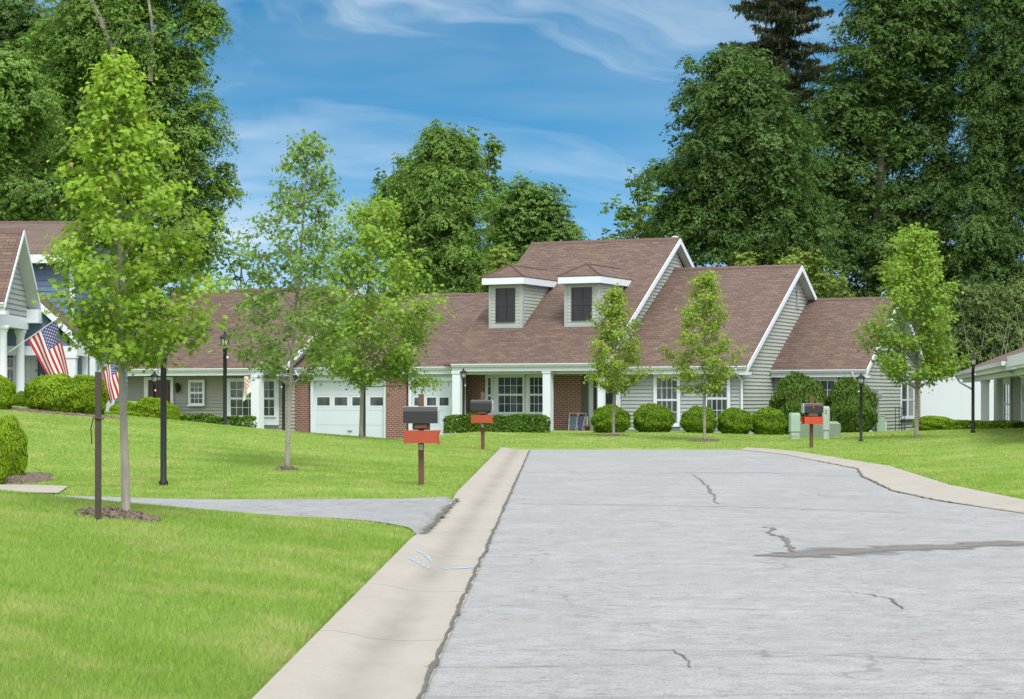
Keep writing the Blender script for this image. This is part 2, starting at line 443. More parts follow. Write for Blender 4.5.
def np_mesh(name, verts, nv, mat, parent=None, tint=None, extra=None):
    """verts: (n, nv, 3) polygons; optional extra: MB-like (v, f) list appended with material slot 1"""
    n = len(verts)
    V = np.asarray(verts, np.float32).reshape(-1, 3)
    me = bpy.data.meshes.new(name)
    me.vertices.add(len(V)); me.vertices.foreach_set('co', V.ravel())
    me.loops.add(n * nv); me.loops.foreach_set('vertex_index', np.arange(n * nv, dtype=np.int32))
    me.polygons.add(n); me.polygons.foreach_set('loop_start', np.arange(0, n * nv, nv, dtype=np.int32))
    if tint is not None:
        at = me.attributes.new('tint', 'FLOAT', 'POINT')
        at.data.foreach_set('value', np.repeat(np.asarray(tint, np.float32), nv))
    me.materials.append(M(mat)); me.update(calc_edges=True)
    o = bpy.data.objects.new(name, me); COL.objects.link(o)
    if parent is not None: o.parent = parent
    return o

RHOMB = np.array([(0, -.5), (.30, -.05), (0, .5), (-.30, -.05)])
OVAL = np.array([(0, -.5), (.26, -.2), (.26, .15), (0, .5), (-.26, .15), (-.26, -.2)])
MAPLE = np.array([(0, -.42), (.10, -.27), (.40, -.34), (.27, -.07), (.54, .12), (.21, .15), (0, .58), (-.21, .15), (-.54, .12), (-.27, -.07), (-.40, -.34), (-.10, -.27)])
SPRAY = np.array([(0, -.5), (.22, -.30), (.12, -.1), (.42, .02), (.15, .12), (.22, .42), (0, .30), (-.2, .5), (-.13, .1), (-.44, .06), (-.12, -.12), (-.25, -.34)])
def unit(a): return a / np.maximum(1e-9, np.linalg.norm(a, axis=-1, keepdims=True))
def leaves(P, N, size, shape, rng, droop=None):
    """leaf polygons at P with normals N; droop: preferred direction of the leaf's long axis"""
    n = len(P)
    N = unit(N)
    d = rng.normal(size=(n, 3))
    if droop is not None: d = d * .5 + np.asarray(droop)
    B = unit(d - (d * N).sum(1, keepdims=True) * N)
    T = np.cross(B, N)
    s = np.asarray(size).reshape(-1, 1, 1) * np.ones((n, 1, 1))
    return P[:, None, :] + s * (shape[None, :, 0:1] * T[:, None, :] + shape[None, :, 1:2] * B[:, None, :])

# ------------------------------------------------------------------ world, sun, camera
SUN_EL, SUN_AZ = 54.0, 162.0      # elevation; compass-like azimuth measured from +Y clockwise (162: behind the camera, to the right)
def make_world():
    w = bpy.data.worlds.new('World'); scene.world = w; w.use_nodes = True
    nt = w.node_tree; n = nt.nodes; l = nt.links
    bg = n['Background']; out = n['World Output']
    def add(t, **kw):
        nd = n.new(t)
        for k, v in kw.items(): setattr(nd, k, v)
        return nd
    def m(op, a, b=0.0, clamp=False):
        nd = add('ShaderNodeMath', operation=op, use_clamp=clamp)
        for i, v in enumerate((a, b)):
            if isinstance(v, bpy.types.NodeSocket): l.new(v, nd.inputs[i])
            else: nd.inputs[i].default_value = v
        return nd.outputs[0]
    tc = add('ShaderNodeTexCoord'); sep = add('ShaderNodeSeparateXYZ'); l.new(tc.outputs['Generated'], sep.inputs[0])
    x, y, z = sep.outputs
    # air clear down to the horizon: look the sky up higher than the true elevation
    zz = m('ADD', m('MULTIPLY', z, 2.3), .12)
    cmb = add('ShaderNodeCombineXYZ'); l.new(x, cmb.inputs[0]); l.new(y, cmb.inputs[1]); l.new(zz, cmb.inputs[2])
    nrm = add('ShaderNodeVectorMath', operation='NORMALIZE'); l.new(cmb.outputs[0], nrm.inputs[0])
    sky = add('ShaderNodeTexSky', sky_type='NISHITA'); sky.sun_disc = False
    sky.sun_elevation = R(SUN_EL); sky.sun_rotation = R(SUN_AZ); sky.altitude = 200; sky.air_density = 1.0; sky.dust_density = .4; sky.ozone_density = 1.0
    l.new(nrm.outputs[0], sky.inputs[0])
    hsv = add('ShaderNodeHueSaturation'); hsv.inputs['Saturation'].default_value = 1.48; hsv.inputs['Hue'].default_value = .482; hsv.inputs['Value'].default_value = SKY_V
    l.new(sky.outputs[0], hsv.inputs['Color'])
    # high streaky cirrus, in direction space
    u = m('DIVIDE', x, m('ADD', m('ABSOLUTE', y), .25))
    def noise(vec, sc, det, rough, dist):
        nd = add('ShaderNodeTexNoise'); l.new(vec, nd.inputs['Vector']); nd.inputs['Scale'].default_value = sc; nd.inputs['Detail'].default_value = det
        nd.inputs['Roughness'].default_value = rough; nd.inputs['Distortion'].default_value = dist
        return nd.outputs['Fac']
    def ramp(f, stops):
        r = add('ShaderNodeValToRGB'); l.new(f, r.inputs[0]); cr = r.color_ramp
        while len(cr.elements) < len(stops): cr.elements.new(.5)
        for e, (p, v) in zip(cr.elements, stops): e.position = p; e.color = (v, v, v, 1)
        return r.outputs[0]
    q2 = add('ShaderNodeCombineXYZ'); l.new(m('MULTIPLY', u, 3.0), q2.inputs[0]); l.new(m('MULTIPLY', z, 9.0), q2.inputs[1]); q2.inputs[2].default_value = 4.3
    n2 = noise(q2.outputs[0], 1.0, 4, .55, .3)
    q = add('ShaderNodeCombineXYZ'); l.new(m('MULTIPLY', u, 3.2), q.inputs[0])
    l.new(m('ADD', m('ADD', m('MULTIPLY', z, 12.0), m('MULTIPLY', u, 2.6)), m('MULTIPLY', n2, 1.5)), q.inputs[1]); q.inputs[2].default_value = 2.7
    n1 = noise(q.outputs[0], 1.0, 8, .54, .5)
    cl = m('MULTIPLY', ramp(n1, [(.49, 0), (.68, .85)]), ramp(n2, [(.38, .2), (.60, 1.0)]))
    cl = m('ADD', cl, m('MULTIPLY', ramp(n2, [(.42, 0), (.78, .28)]), 1.0), True)
    hz = add('ShaderNodeMapRange', interpolation_type='SMOOTHSTEP'); l.new(m('ADD', z, m('MULTIPLY', n2, -.05)), hz.inputs[0]); hz.inputs[1].default_value = .12; hz.inputs[2].default_value = -.02; hz.inputs[4].default_value = .42
    cl = m('ADD', cl, hz.outputs[0], True)
    # added bright cloud veil, unseen overhead and behind, for soft light; blue strip ahead
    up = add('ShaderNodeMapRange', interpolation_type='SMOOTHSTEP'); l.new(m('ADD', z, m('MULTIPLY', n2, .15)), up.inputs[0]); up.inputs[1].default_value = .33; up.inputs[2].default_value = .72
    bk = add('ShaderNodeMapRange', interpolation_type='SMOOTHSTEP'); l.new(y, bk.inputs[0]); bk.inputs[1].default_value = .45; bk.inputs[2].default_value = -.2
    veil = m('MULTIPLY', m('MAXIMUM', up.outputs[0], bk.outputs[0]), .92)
    mx = n.new('ShaderNodeMix'); mx.data_type = 'RGBA'
    l.new(cl, mx.inputs[0]); l.new(hsv.outputs[0], mx.inputs[6]); mx.inputs[7].default_value = CLOUD
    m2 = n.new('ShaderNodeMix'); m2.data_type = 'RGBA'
    l.new(veil, m2.inputs[0]); l.new(mx.outputs[2], m2.inputs[6]); m2.inputs[7].default_value = FILL_VEIL
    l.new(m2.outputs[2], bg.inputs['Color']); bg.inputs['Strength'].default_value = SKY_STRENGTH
SKY_V, SKY_STRENGTH, CLOUD, FILL_VEIL = .88, .1, (4.3, 4.9, 5.4, 1), (9.3, 9.35, 9.3, 1)
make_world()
sd = bpy.data.lights.new('sun', 'SUN'); sd.energy = 1.8; sd.angle = R(20); sd.color = (1, .965, .90)
so = bpy.data.objects.new('sun', sd); COL.objects.link(so)
el, az = R(SUN_EL), R(SUN_AZ)
dirv = Vector((math.sin(az) * math.cos(el), math.cos(az) * math.cos(el), math.sin(el)))
so.rotation_euler = (-dirv).to_track_quat('-Z', 'Y').to_euler(); so.location = (0, -10, 30)

cd = bpy.data.cameras.new('camera'); cam = bpy.data.objects.new('camera', cd); COL.objects.link(cam)
cam.location = (0, 0, CH); cam.rotation_euler = (R(90), 0, 0)
cd.sensor_width = 36; cd.lens = F / 1024 * 36; cd.shift_y = (HY - 349.5) / 1024; cd.clip_end = 3000
scene.camera = cam
vs = scene.view_settings; vs.view_transform = 'Standard'; vs.look = 'None'; vs.exposure = 0.95; vs.gamma = 1; vs.use_curve_mapping = False
scene.cycles.use_denoising = True
try: scene.cycles.denoiser = 'OPENIMAGEDENOISE'
except Exception: pass
scene.cycles.max_bounces = 6; scene.cycles.diffuse_bounces = 3; scene.cycles.transparent_max_bounces = 6
scene.cycles.use_adaptive_sampling = True; scene.cycles.adaptive_threshold = .012

# ------------------------------------------------------------------ ground, road, gutter, driveway
def grid_mesh(name, XY, Zs, mats, label, smooth_=True):
    ny, nx = Zs.shape
    V = np.stack([XY[0], XY[1], Zs], -1).reshape(-1, 3)
    idx = np.arange(ny * nx).reshape(ny, nx)
    Fq = np.stack([idx[:-1, :-1], idx[:-1, 1:], idx[1:, 1:], idx[1:, :-1]], -1).reshape(-1, 4)
    me = bpy.data.meshes.new(name)
    me.vertices.add(len(V)); me.vertices.foreach_set('co', V.astype(np.float32).ravel())
    me.loops.add(len(Fq) * 4); me.loops.foreach_set('vertex_index', Fq.astype(np.int32).ravel())
    me.polygons.add(len(Fq)); me.polygons.foreach_set('loop_start', np.arange(0, len(Fq) * 4, 4, dtype=np.int32))
    me.polygons.foreach_set('use_smooth', [smooth_] * len(Fq))
    me.materials.append(M(mats)); me.update(calc_edges=True)
    o = bpy.data.objects.new(name, me); COL.objects.link(o)
    return tag(o, label, kind='structure')

def build_ground():
    Ys = np.concatenate([[-40, -10, 0], np.arange(4, 36, .3), np.arange(36, ROAD_END - .05, .45), [ROAD_END - .02, ROAD_END + .02], np.arange(58, 100, .7), [104, 112, 122, 135, 160, 220, 400, 900]])
    offL = np.concatenate([[500, 200, 90, 50, 34], np.arange(26, 14, -1.5), np.arange(14, 1, -.45), np.arange(1, .13, -.14), [.12, .08, .04, 0]])
    offR = np.concatenate([[0, .04, .08, .12], np.arange(.25, 1.2, .2), np.arange(1.4, 18, .6), np.arange(18, 30, 2), [34, 50, 90, 200, 500]])
    tm = np.linspace(0, 1, 30)
    XX, YY = [], []
    for Y in Ys:
        Yc = min(max(Y, 0), ROAD_END)
        xl, xr = float(xl_out(Yc)), float(xr_out(Yc))
        row = np.concatenate([xl - offL, xl + .001 + (xr - xl - .002) * tm, xr + offR])
        XX.append(row); YY.append(np.full(len(row), Y))
    XX, YY = np.array(XX), np.array(YY)
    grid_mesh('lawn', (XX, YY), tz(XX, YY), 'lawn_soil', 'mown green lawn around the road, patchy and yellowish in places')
    # road sheet
    Ys = np.concatenate([[-40, -10], np.arange(0, ROAD_END, .5), [ROAD_END]])
    tm = np.linspace(0, 1, 40)
    jit = np.interp(Ys, np.arange(-40, 60, .7), RNG.normal(0, .006, len(np.arange(-40, 60, .7))))
    a = xl_in(np.maximum(Ys, 0)) + jit; b = xr_in(np.maximum(Ys, 0)) + jit[::-1] * 1.5
    XX = a[:, None] + (b - a)[:, None] * tm[None]; YY = np.repeat(Ys[:, None], len(tm), 1)
    crown = .03 * np.sin(np.pi * tm)[None] * (1 - smooth(50, 57, YY))
    grid_mesh('road', (XX, YY), crown + .012 + 0 * YY, 'asphalt', 'pale grey weathered asphalt road with fine cracks')
    # gutters with rolled kerb
    tm = np.linspace(0, 1, 9)
    prof = np.array([.008, .003, 0, 0, .006, .02, .042, .06, .062])
    for fo, fi, lab in ((xl_out, xl_in, 'pale concrete rolled kerb and gutter along the lawn with the two mailboxes'), (xr_out, xr_in, 'pale concrete rolled kerb and gutter curving along the far lawn')):
        i = fi(np.maximum(Ys, 0)); o = fo(np.maximum(Ys, 0))
        s = np.sign(o[5] - i[5])
        XX = i[:, None] - s * .02 + (o + s * .02 - i + s * .02)[:, None] * tm[None]; YY = np.repeat(Ys[:, None], 9, 1)
        dip = 1 - .75 * ((smooth(20.5, 22.5, YY) * (1 - smooth(28.8, 30.5, YY))) if s < 0 else 0)
        grid_mesh('kerb', (XX, YY), prof[None] * dip + .012 + 0 * YY, 'concrete', lab)
build_ground()

def ribbon(name, pts, widths, mat, label, zoff, jitter=0.0, base=None, sub=6):
    """flat strip laid on a surface; pts in world x, y"""
    P = []; W = []
    for i in range(len(pts) - 1):
        for k in range(sub):
            t = k / sub
            P.append((pts[i][0] + (pts[i + 1][0] - pts[i][0]) * t, pts[i][1] + (pts[i + 1][1] - pts[i][1]) * t)); W.append(widths[i] + (widths[i + 1] - widths[i]) * t)
    P.append(pts[-1]); W.append(widths[-1])
    P = np.array(P, float); W = np.array(W)
    P += RNG.normal(0, 1, P.shape) * jitter
    T = np.gradient(P, axis=0); T = T / np.linalg.norm(T, axis=1, keepdims=True); Nn = np.stack([-T[:, 1], T[:, 0]], 1)
    W = W * (1 + RNG.normal(0, .22 if jitter else 0, len(W)))
    A = P - Nn * W[:, None] / 2; B = P + Nn * W[:, None] / 2
    XX = np.stack([A[:, 0], (A[:, 0] + B[:, 0]) / 2, B[:, 0]], 1); YY = np.stack([A[:, 1], (A[:, 1] + B[:, 1]) / 2, B[:, 1]], 1)
    o = grid_mesh(name, (XX, YY), (base(XX, YY) if base else 0 * XX) + zoff, mat, label, False)
    at = o.data.attributes.new('edge', 'FLOAT', 'POINT'); at.data.foreach_set('value', np.tile(np.array([0, 1, 0], np.float32), len(XX)))
    return o

def road_z(X, Y):
    a, b = xl_in(Y), xr_in(Y)
    return .012 + .03 * np.sin(np.pi * np.clip((X - a) / (b - a), 0, 1)) * (1 - smooth(50, 57, Y))
def gp(px, py):
    Y = F * (CH - .03) / (py - HY); return (PX(px, Y), Y)
ribbon('road_stain', [gp(756, 557), gp(800, 556), gp(860, 552), gp(940, 548), gp(1030, 543)], [.12, .9, 1.0, .9, .8], 'damp_', 'long dark damp streak across the grey road', .005, .01, road_z)
ribbon('road_crack', [gp(757, 528), gp(772, 529), gp(768, 534), gp(782, 538), gp(790, 546), gp(791, 553)], [.03, .10, .06, .11, .08, .10], 'tar_', 'jagged dark crack in the road running into the damp streak', .006, .02, road_z)
ribbon('road_crack', [gp(692, 475), gp(702, 482), gp(711, 492), gp(717, 505)], [.03, .06, .08, .05], 'tar_', 'short dark crack across the far part of the road', .006, .02, road_z)
ribbon('road_crack', [gp(520, 503), gp(600, 505), gp(700, 507), gp(800, 510), gp(900, 513)], [.06, .06, .07, .06, .07], 'hairline', 'thin dark crack running the full width of the road', .006, .03, road_z)
ribbon('road_crack', [gp(500, 604), gp(560, 603), gp(640, 606), gp(760, 611), gp(900, 613)], [.014, .018, .014, .018, .014], 'hairline', 'hairline crack across the road near the camera', .006, .012, road_z)
ribbon('road_crack', [gp(425, 664), gp(520, 665), gp(640, 664), gp(700, 667)], [.014, .016, .014, .012], 'hairline', 'hairline crack crossing the nearest part of the road', .006, .01, road_z)
ribbon('road_crack', [gp(640, 652), gp(672, 650), gp(688, 660), gp(690, 668)], [.014, .02, .02, .014], 'hairline', 'short hooked crack in the nearest part of the road', .007, .008, road_z)
ribbon('road_crack', [gp(430, 694), gp(600, 697), gp(800, 695), gp(1060, 697)], [.012, .016, .012, .014], 'hairline', 'hairline crack along the bottom edge of the road', .006, .008, road_z)
ribbon('road_crack', [gp(520, 648), gp(640, 650), gp(760, 652), gp(900, 660), gp(1050, 664)], [.014, .018, .014, .018, .014], 'hairline', 'hairline crack slanting across the right half of the near road', .006, .012, road_z)
ribbon('road_crack', [gp(525, 472), gp(640, 474), gp(760, 473), gp(840, 476)], [.06, .07, .08, .07], 'hairline', 'thin crack across the far end of the road', .006, .03, road_z)
ribbon('road_crack', [gp(840, 593), gp(870, 596), gp(890, 600), gp(904, 611)], [.02, .03, .03, .02], 'hairline', 'short bent crack in the right half of the road', .006, .012, road_z)
ys = np.arange(9, 57, .45)
ribbon('road_joint', [(float(xl_in(y)) + RNG.normal(0, .006), y) for y in ys], [.028 * (1 + .9 * RNG.random()) for _ in ys], 'joint_', 'ragged dark joint between the asphalt and the kerb with the two mailboxes', .0285, .006, None, 3)
ys = np.arange(24, 57, .45)
ribbon('road_joint', [(float(xr_in(y)), y) for y in ys], [.05 if 28 < y < 47 else .02 for y in ys], 'joint_', 'ragged dark joint between the asphalt and the curving kerb', .0285, .015, None, 3)
mk = MB()
def strip(px0, py0, px1, py1, w):
    a, b = gp(px0, py0), gp(px1, py1)
    n = 10
    for k in range(n):
        if random.random() < .22: continue
        t0, t1 = k / n, (k + 1) / n
        p = [a[0] + (b[0] - a[0]) * t for t in (t0, t1)]; q = [a[1] + (b[1] - a[1]) * t for t in (t0, t1)]
        ww = w * random.uniform(.6, 1.1)
        zz = lambda X, Y: .016 + float(np.interp((float(xl_in(Y)) - X + .02) / (float(xl_in(Y)) - float(xl_out(Y)) + .04), np.linspace(0, 1, 9), [.008, .003, 0, 0, .006, .02, .042, .06, .062])) 
        mk.face([(p[0], q[0] - ww, zz(p[0], q[0])), (p[1], q[1] - ww, zz(p[1], q[1])), (p[1], q[1] + ww, zz(p[1], q[1])), (p[0], q[0] + ww, zz(p[0], q[0]))])
strip(409, 562, 429, 567, .10); strip(417, 554, 430, 558, .09); strip(424, 556, 432, 561, .08); strip(440, 567, 476, 566, .05)
tag(mk.build('paint_marking', 'blue_marking'), 'faded blue utility paint marks sprayed on the concrete kerb', kind='structure')

def inpoly(X, Y, poly):
    X = np.asarray(X); Y = np.asarray(Y); c = np.zeros(X.shape, bool); n = len(poly)
    for i in range(n):
        x0, y0 = poly[i]; x1, y1 = poly[i - 1]
        cond = ((y0 > Y) != (y1 > Y)) & (X < (x1 - x0) * (Y - y0) / (y1 - y0 + 1e-12) + x0)
        c ^= cond
    return c
NEAR = [(-.86, 20.9), (-1.15, 21.9), (-1.7, 22.9), (-2.6, 23.7), (-4.2, 24.3), (-8, 24.6), (-20, 24.8)]
FARE = [(-.80, 29.2), (-1.1, 28.6), (-1.6, 28.25), (-2.6, 28.1), (-4.2, 28.4), (-8, 29.5), (-20, 30.6)]
def strip_sheet(name, A, B, mat, label, off, nx=70, ny=14):
    def resample(P):
        P = np.array(P, float); s = np.concatenate([[0], np.cumsum(np.linalg.norm(np.diff(P, axis=0), axis=1))]); q = np.linspace(0, 1, nx) ** 1.5 * s[-1]
        return np.stack([np.interp(q, s, P[:, 0]), np.interp(q, s, P[:, 1])], 1)
    a, b = resample(A), resample(B); t = np.linspace(0, 1, ny)
    G = a[None] + (b - a)[None] * t[:, None, None]
    return grid_mesh(name, (G[..., 0], G[..., 1]), tz(G[..., 0], G[..., 1]) + off, mat, label)
# the driveway's terrain is gentle, so the sheet rides a little above the lawn's soil
strip_sheet('driveway', NEAR, FARE, 'asphalt_drive', 'cracked grey asphalt driveway branching off the road across the lawn', .03)
strip_sheet('path', [(-6.75, 29.75), (-7.4, 29.85), (-20, 30.4)], [(-6.95, 31.3), (-7.7, 31.6), (-20, 32.5)], 'concrete', 'short pale concrete path beside the driveway', .032, 20, 5)
ribbon('road_joint', [(float(xl_out(y)) + .05, y) for y in np.arange(21.4, 29.0, .3)], [.06 + .07 * RNG.random() for _ in np.arange(21.4, 29.0, .3)], 'joint_', 'dark gritty joint where the driveway meets the kerb', .058, .02, None, 3)
DRIVE = NEAR + FARE[::-1]
PATH = [(-6.75, 29.7), (-20, 30.3), (-20, 32.5), (-6.95, 31.3)]
BEDS = []
def bed(cx, cy, rx, ry, h, label, wob=.12):
    n, m = 48, 12
    th = np.linspace(0, 2 * np.pi, n); rr = np.linspace(0, 1, m)
    wv = 1 + wob * np.sin(th * 3 + cx) + wob * .6 * np.sin(th * 7 + cy)
    X = cx + rx * (rr[:, None] * (np.cos(th) * wv)[None]); Y = cy + ry * (rr[:, None] * (np.sin(th) * wv)[None])
    Z = tz(X, Y) + .035 + h * (1 - rr[:, None] ** 2) + RNG.normal(0, .012, X.shape) * (rr[:, None] < .98)
    Z[:, -1] = Z[:, 0]
    Z[-1] = tz(X[-1], Y[-1]) - .02
    BEDS.append((cx, cy, rx * (1 if rx > .6 else .75), ry * (1 if rx > .6 else .75)))
    return tag(grid_mesh('mulch_bed', (X, Y), Z, 'mulch', label, False), kind='structure')

# ------------------------------------------------------------------ house frames
class Frame:
    def __init__(s, X, Y, th): s.X, s.Y, s.c, s.s, s.th = X, Y, math.cos(th), math.sin(th), th
    def U(s, px, v):
        t = (px - CX) / F
        return (t * (s.Y + v * s.c) - s.X - v * s.s) / (s.c + t * s.s)
    def V(s, px, u):
        t = (px - CX) / F
        return (t * (s.Y - u * s.s) - s.X - u * s.c) / (s.s - t * s.c)
    def Yw(s, u, v): return s.Y - u * s.s + v * s.c
    def Z(s, py, u, v): return PZ(py, s.Yw(u, v))
    def W(s, u, v, z=0): return (s.X + u * s.c + v * s.s, s.Y - u * s.s + v * s.c, z)
    def root(s, name): return empty(name, (s.X, s.Y, 0), -s.th)

def front(v): return lambda a, d, z: (a, v - d, z)
def sidewall(u): return lambda a, d, z: (u + d, a, z)

def clip_half(poly, z, keep_above):
    out = []
    for i in range(len(poly)):
        a, b = poly[i], poly[(i + 1) % len(poly)]
        ia = (a[1] >= z) == keep_above or abs(a[1] - z) < 1e-9; ib = (b[1] >= z) == keep_above or abs(b[1] - z) < 1e-9
        if ia: out.append(a)
        if ia != ib and abs(b[1] - a[1]) > 1e-9:
            t = (z - a[1]) / (b[1] - a[1]); out.append((a[0] + (b[0] - a[0]) * t, z))
    return out
def siding(mb, poly, mp, course=.14, lap=.036, m=0):
    z0 = min(p[1] for p in poly); z1 = max(p[1] for p in poly)
    z = math.floor(z0 / course) * course
    while z < z1 - 1e-4:
        q = clip_half(clip_half(poly, z, True), z + course, False)
        q2 = []
        for p in q:
            if not q2 or (abs(p[0] - q2[-1][0]) + abs(p[1] - q2[-1][1])) > 1e-6: q2.append(p)
        if len(q2) > 2 and (abs(q2[0][0] - q2[-1][0]) + abs(q2[0][1] - q2[-1][1])) < 1e-6: q2.pop()
        if len(q2) >= 3:
            mb.face([mp(a, lap * (1 - (zz - z) / course) + .001, zz) for a, zz in q2], m)
            lo = sorted([p for p in q2 if abs(p[1] - z) < 1e-6])
            if len(lo) >= 2:
                a, b = lo[0][0], lo[-1][0]
                mb.face([mp(a, lap + .001, z), mp(b, lap + .001, z), mp(b, 0, z), mp(a, 0, z)], m)
        z += course

def gable_roof(parent, u0, u1, ve, ze, vr, zr, vb=None, zb=None, th=.10, mat='shingle_brown', lab=None):
    """two slopes as one thick shell; ends closed"""
    if vb is None: vb, zb = 2 * vr - ve, ze
    mb = MB()
    top = [(ve, ze), (vr, zr), (vb, zb)]
    L1 = math.hypot(vr - ve, zr - ze); L2 = math.hypot(vb - vr, zb - zr)
    mb.face([(u0, ve, ze), (u1, ve, ze), (u1, vr, zr), (u0, vr, zr)], 0, [(u0, 0), (u1, 0), (u1, L1), (u0, L1)])
    mb.face([(u1, vb, zb), (u0, vb, zb), (u0, vr, zr), (u1, vr, zr)], 0, [(-u1, 0), (-u0, 0), (-u0, L2), (-u1, L2)])
    mb.face([(u1, ve, ze - th), (u0, ve, ze - th), (u0, vr, zr - th), (u1, vr, zr - th)], 0)
    mb.face([(u0, vb, zb - th), (u1, vb, zb - th), (u1, vr, zr - th), (u0, vr, zr - th)], 0)
    mb.face([(u0, ve, ze - th), (u1, ve, ze - th), (u1, ve, ze), (u0, ve, ze)], 0)
    mb.face([(u1, vb, zb - th), (u0, vb, zb - th), (u0, vb, zb), (u1, vb, zb)], 0)
    for u in (u0, u1):
        mb.face([(u, ve, ze - th), (u, ve, ze), (u, vr, zr), (u, vr, zr - th)], 0)
        mb.face([(u, vb, zb - th), (u, vb, zb), (u, vr, zr), (u, vr, zr - th)], 0)
    # ridge cap: overlapping short caps
    s1 = (zr - ze) / (vr - ve); s2 = (zr - zb) / (vb - vr)
    k = u0
    while k < u1 - .05:
        e = min(k + .3, u1); h = .022 + .012 * random.random()
        mb.face([(k, vr - .15, zr - .15 * s1 + h), (e, vr - .15, zr - .15 * s1 + h * .6), (e, vr, zr + h * .6 + .02), (k, vr, zr + h + .02)], 1)
        mb.face([(e, vr + .15, zr - .15 * s2 + h * .6), (k, vr + .15, zr - .15 * s2 + h), (k, vr, zr + h + .02), (e, vr, zr + h * .6 + .02)], 1)
        mb.face([(k, vr - .15, zr - .15 * s1), (e, vr - .15, zr - .15 * s1), (e, vr - .15, zr - .15 * s1 + h * .6), (k, vr - .15, zr - .15 * s1 + h)], 1)
        k += .3
    o = mb.build('roof', [mat, 'ridge_cap'], parent)
    if lab: o['label'] = lab
    return o

def rake(parent, u, ve, ze, vr, zr, vb, zb, depth=.24, thick=.035, over=.32, side=1):
    """white rake boards on both slopes of a gable end and the soffit behind them"""
    mb = MB(); a, b = (u, u + thick * side)
    for (p, q) in (((ve, ze), (vr, zr)), ((vb, zb), (vr, zr))):
        c = [(uu, vv, zz) for zz_ in (0, 1) for (vv, z_) in (p, q) for uu in (min(a, b), max(a, b)) for zz in [z_ - depth + (depth - .015) * zz_]]
        mb.hexa(c)
    # cornice return at the eaves
    for (vv, zz, sg) in ((ve, ze, 1), (vb, zb, -1)):
        y0, y1 = sorted((vv + .003 * sg, vv + .42 * sg)); x0, x1 = sorted((u + (thick - .004) * side, u - over * side))
        mb.box(x0, x1, y0, y1, zz - .34, zz - .235)
    o = mb.build('rake_board', 'white_paint', parent)
    sb = MB(); t = .02
    for (p, q) in (((ve, ze), (vr, zr)), ((vb, zb), (vr, zr))):
        x0, x1 = sorted((u - .003 * side, u - over * side))
        c = [(uu, vv, z_ - .16 - t + t * k) for k in (0, 1) for (vv, z_) in (p, q) for uu in (x0, x1)]
        sb.hexa(c)
    sb.build('soffit', 'soffit_white', parent)
    return o

def eave(parent, u0, u1, ve, ze, vwall, soffit=True):
    mb = MB()
    prof = [(0, -.015), (-.11, -.015), (-.115, -.05), (-.09, -.085), (-.07, -.135), (0, -.135)]
    for i in range(len(prof)):
        a, b = prof[i], prof[(i + 1) % len(prof)]
        mb.face([(u0, ve + a[0], ze + a[1]), (u1, ve + a[0], ze + a[1]), (u1, ve + b[0], ze + b[1]), (u0, ve + b[0], ze + b[1])])
    for u in (u0, u1): mb.face([(u, ve + a, ze + b) for a, b in prof])
    mb.build('gutter', 'gutter_white', parent)
    fb = MB(); fb.box(u0, u1, ve + .002, ve + .03, ze - .30, ze - .104)
    if soffit: fb.box(u0, u1, ve + .031, vwall + .02, ze - .285, ze - .265)
    fb.build('fascia', 'gutter_white', parent)

def window(parent, mp, s0, s1, z0, z1, cols=4, rows=2, case=.09, double=True, sill=True, name='window', glass='window_glass'):
    """double-hung window: casing, sashes and glazing bars are the window mesh; pane and sill are children"""
    mb = MB(); mp_ = mp
    mp = lambda a, d, z: mp_(a, d + .036, z)
    mb.pbox(mp, s0 - case, s0, .0, .055, z0 - case * .6, z1 + case); mb.pbox(mp, s1, s1 + case, .0, .055, z0 - case * .6, z1 + case)
    mb.pbox(mp, s0, s1, .0, .055, z1, z1 + case); mb.pbox(mp, s0, s1, .0, .055, z0 - case * .6, z0)
    f = .04
    zm = (z0 + z1) / 2
    for (a, b, d) in (((zm, z1, .042), (z0, zm, .034)) if double else ((z0, z1, .036),)):
        mb.pbox(mp, s0, s0 + f, .01, d, a, b); mb.pbox(mp, s1 - f, s1, .01, d, a, b)
        mb.pbox(mp, s0 + f, s1 - f, .01, d, a, a + f); mb.pbox(mp, s0 + f, s1 - f, .01, d, b - f, b)
        for i in range(1, cols):
            c = s0 + f + (s1 - s0 - 2 * f) * i / cols; mb.pbox(mp, c - .009, c + .009, .013, d - .006, a + f, b - f)
        for j in range(1, rows):
            c = a + f + (b - a - 2 * f) * j / rows; mb.pbox(mp, s0 + f, s1 - f, .014, d - .008, c - .009, c + .009)
    o = mb.build(name, 'white_paint', parent)
    g = MB(); g.pbox(mp, s0 + .005, s1 - .005, .006, .018, z0 + .005, z1 - .005); g.build('pane', glass, o)
    if sill:
        k = MB(); k.pbox(mp, s0 - case - .03, s1 + case + .03, .0, .10, z0 - case * .6 - .045, z0 - case * .6 - .003); k.build('sill', 'white_paint', o)
    return o

def column(parent, mp, s0, s1, d, z0, z1, name='column'):
    w = s1 - s0; mb = MB()
    mb.pbox(mp, s0, s1, d, d + w, z0 + .12, z1 - .1)
    mb.pbox(mp, s0 - .025, s1 + .025, d - .025, d + w + .025, z0, z0 + .118); mb.pbox(mp, s0 - .025, s1 + .025, d - .025, d + w + .025, z1 - .098, z1)
    return mb.build(name, 'white_paint', parent)
def downspout(parent, pts):
    mb = MB(); mb.tube(pts, .042, 8); return mb.build('downspout', 'white_paint', parent)

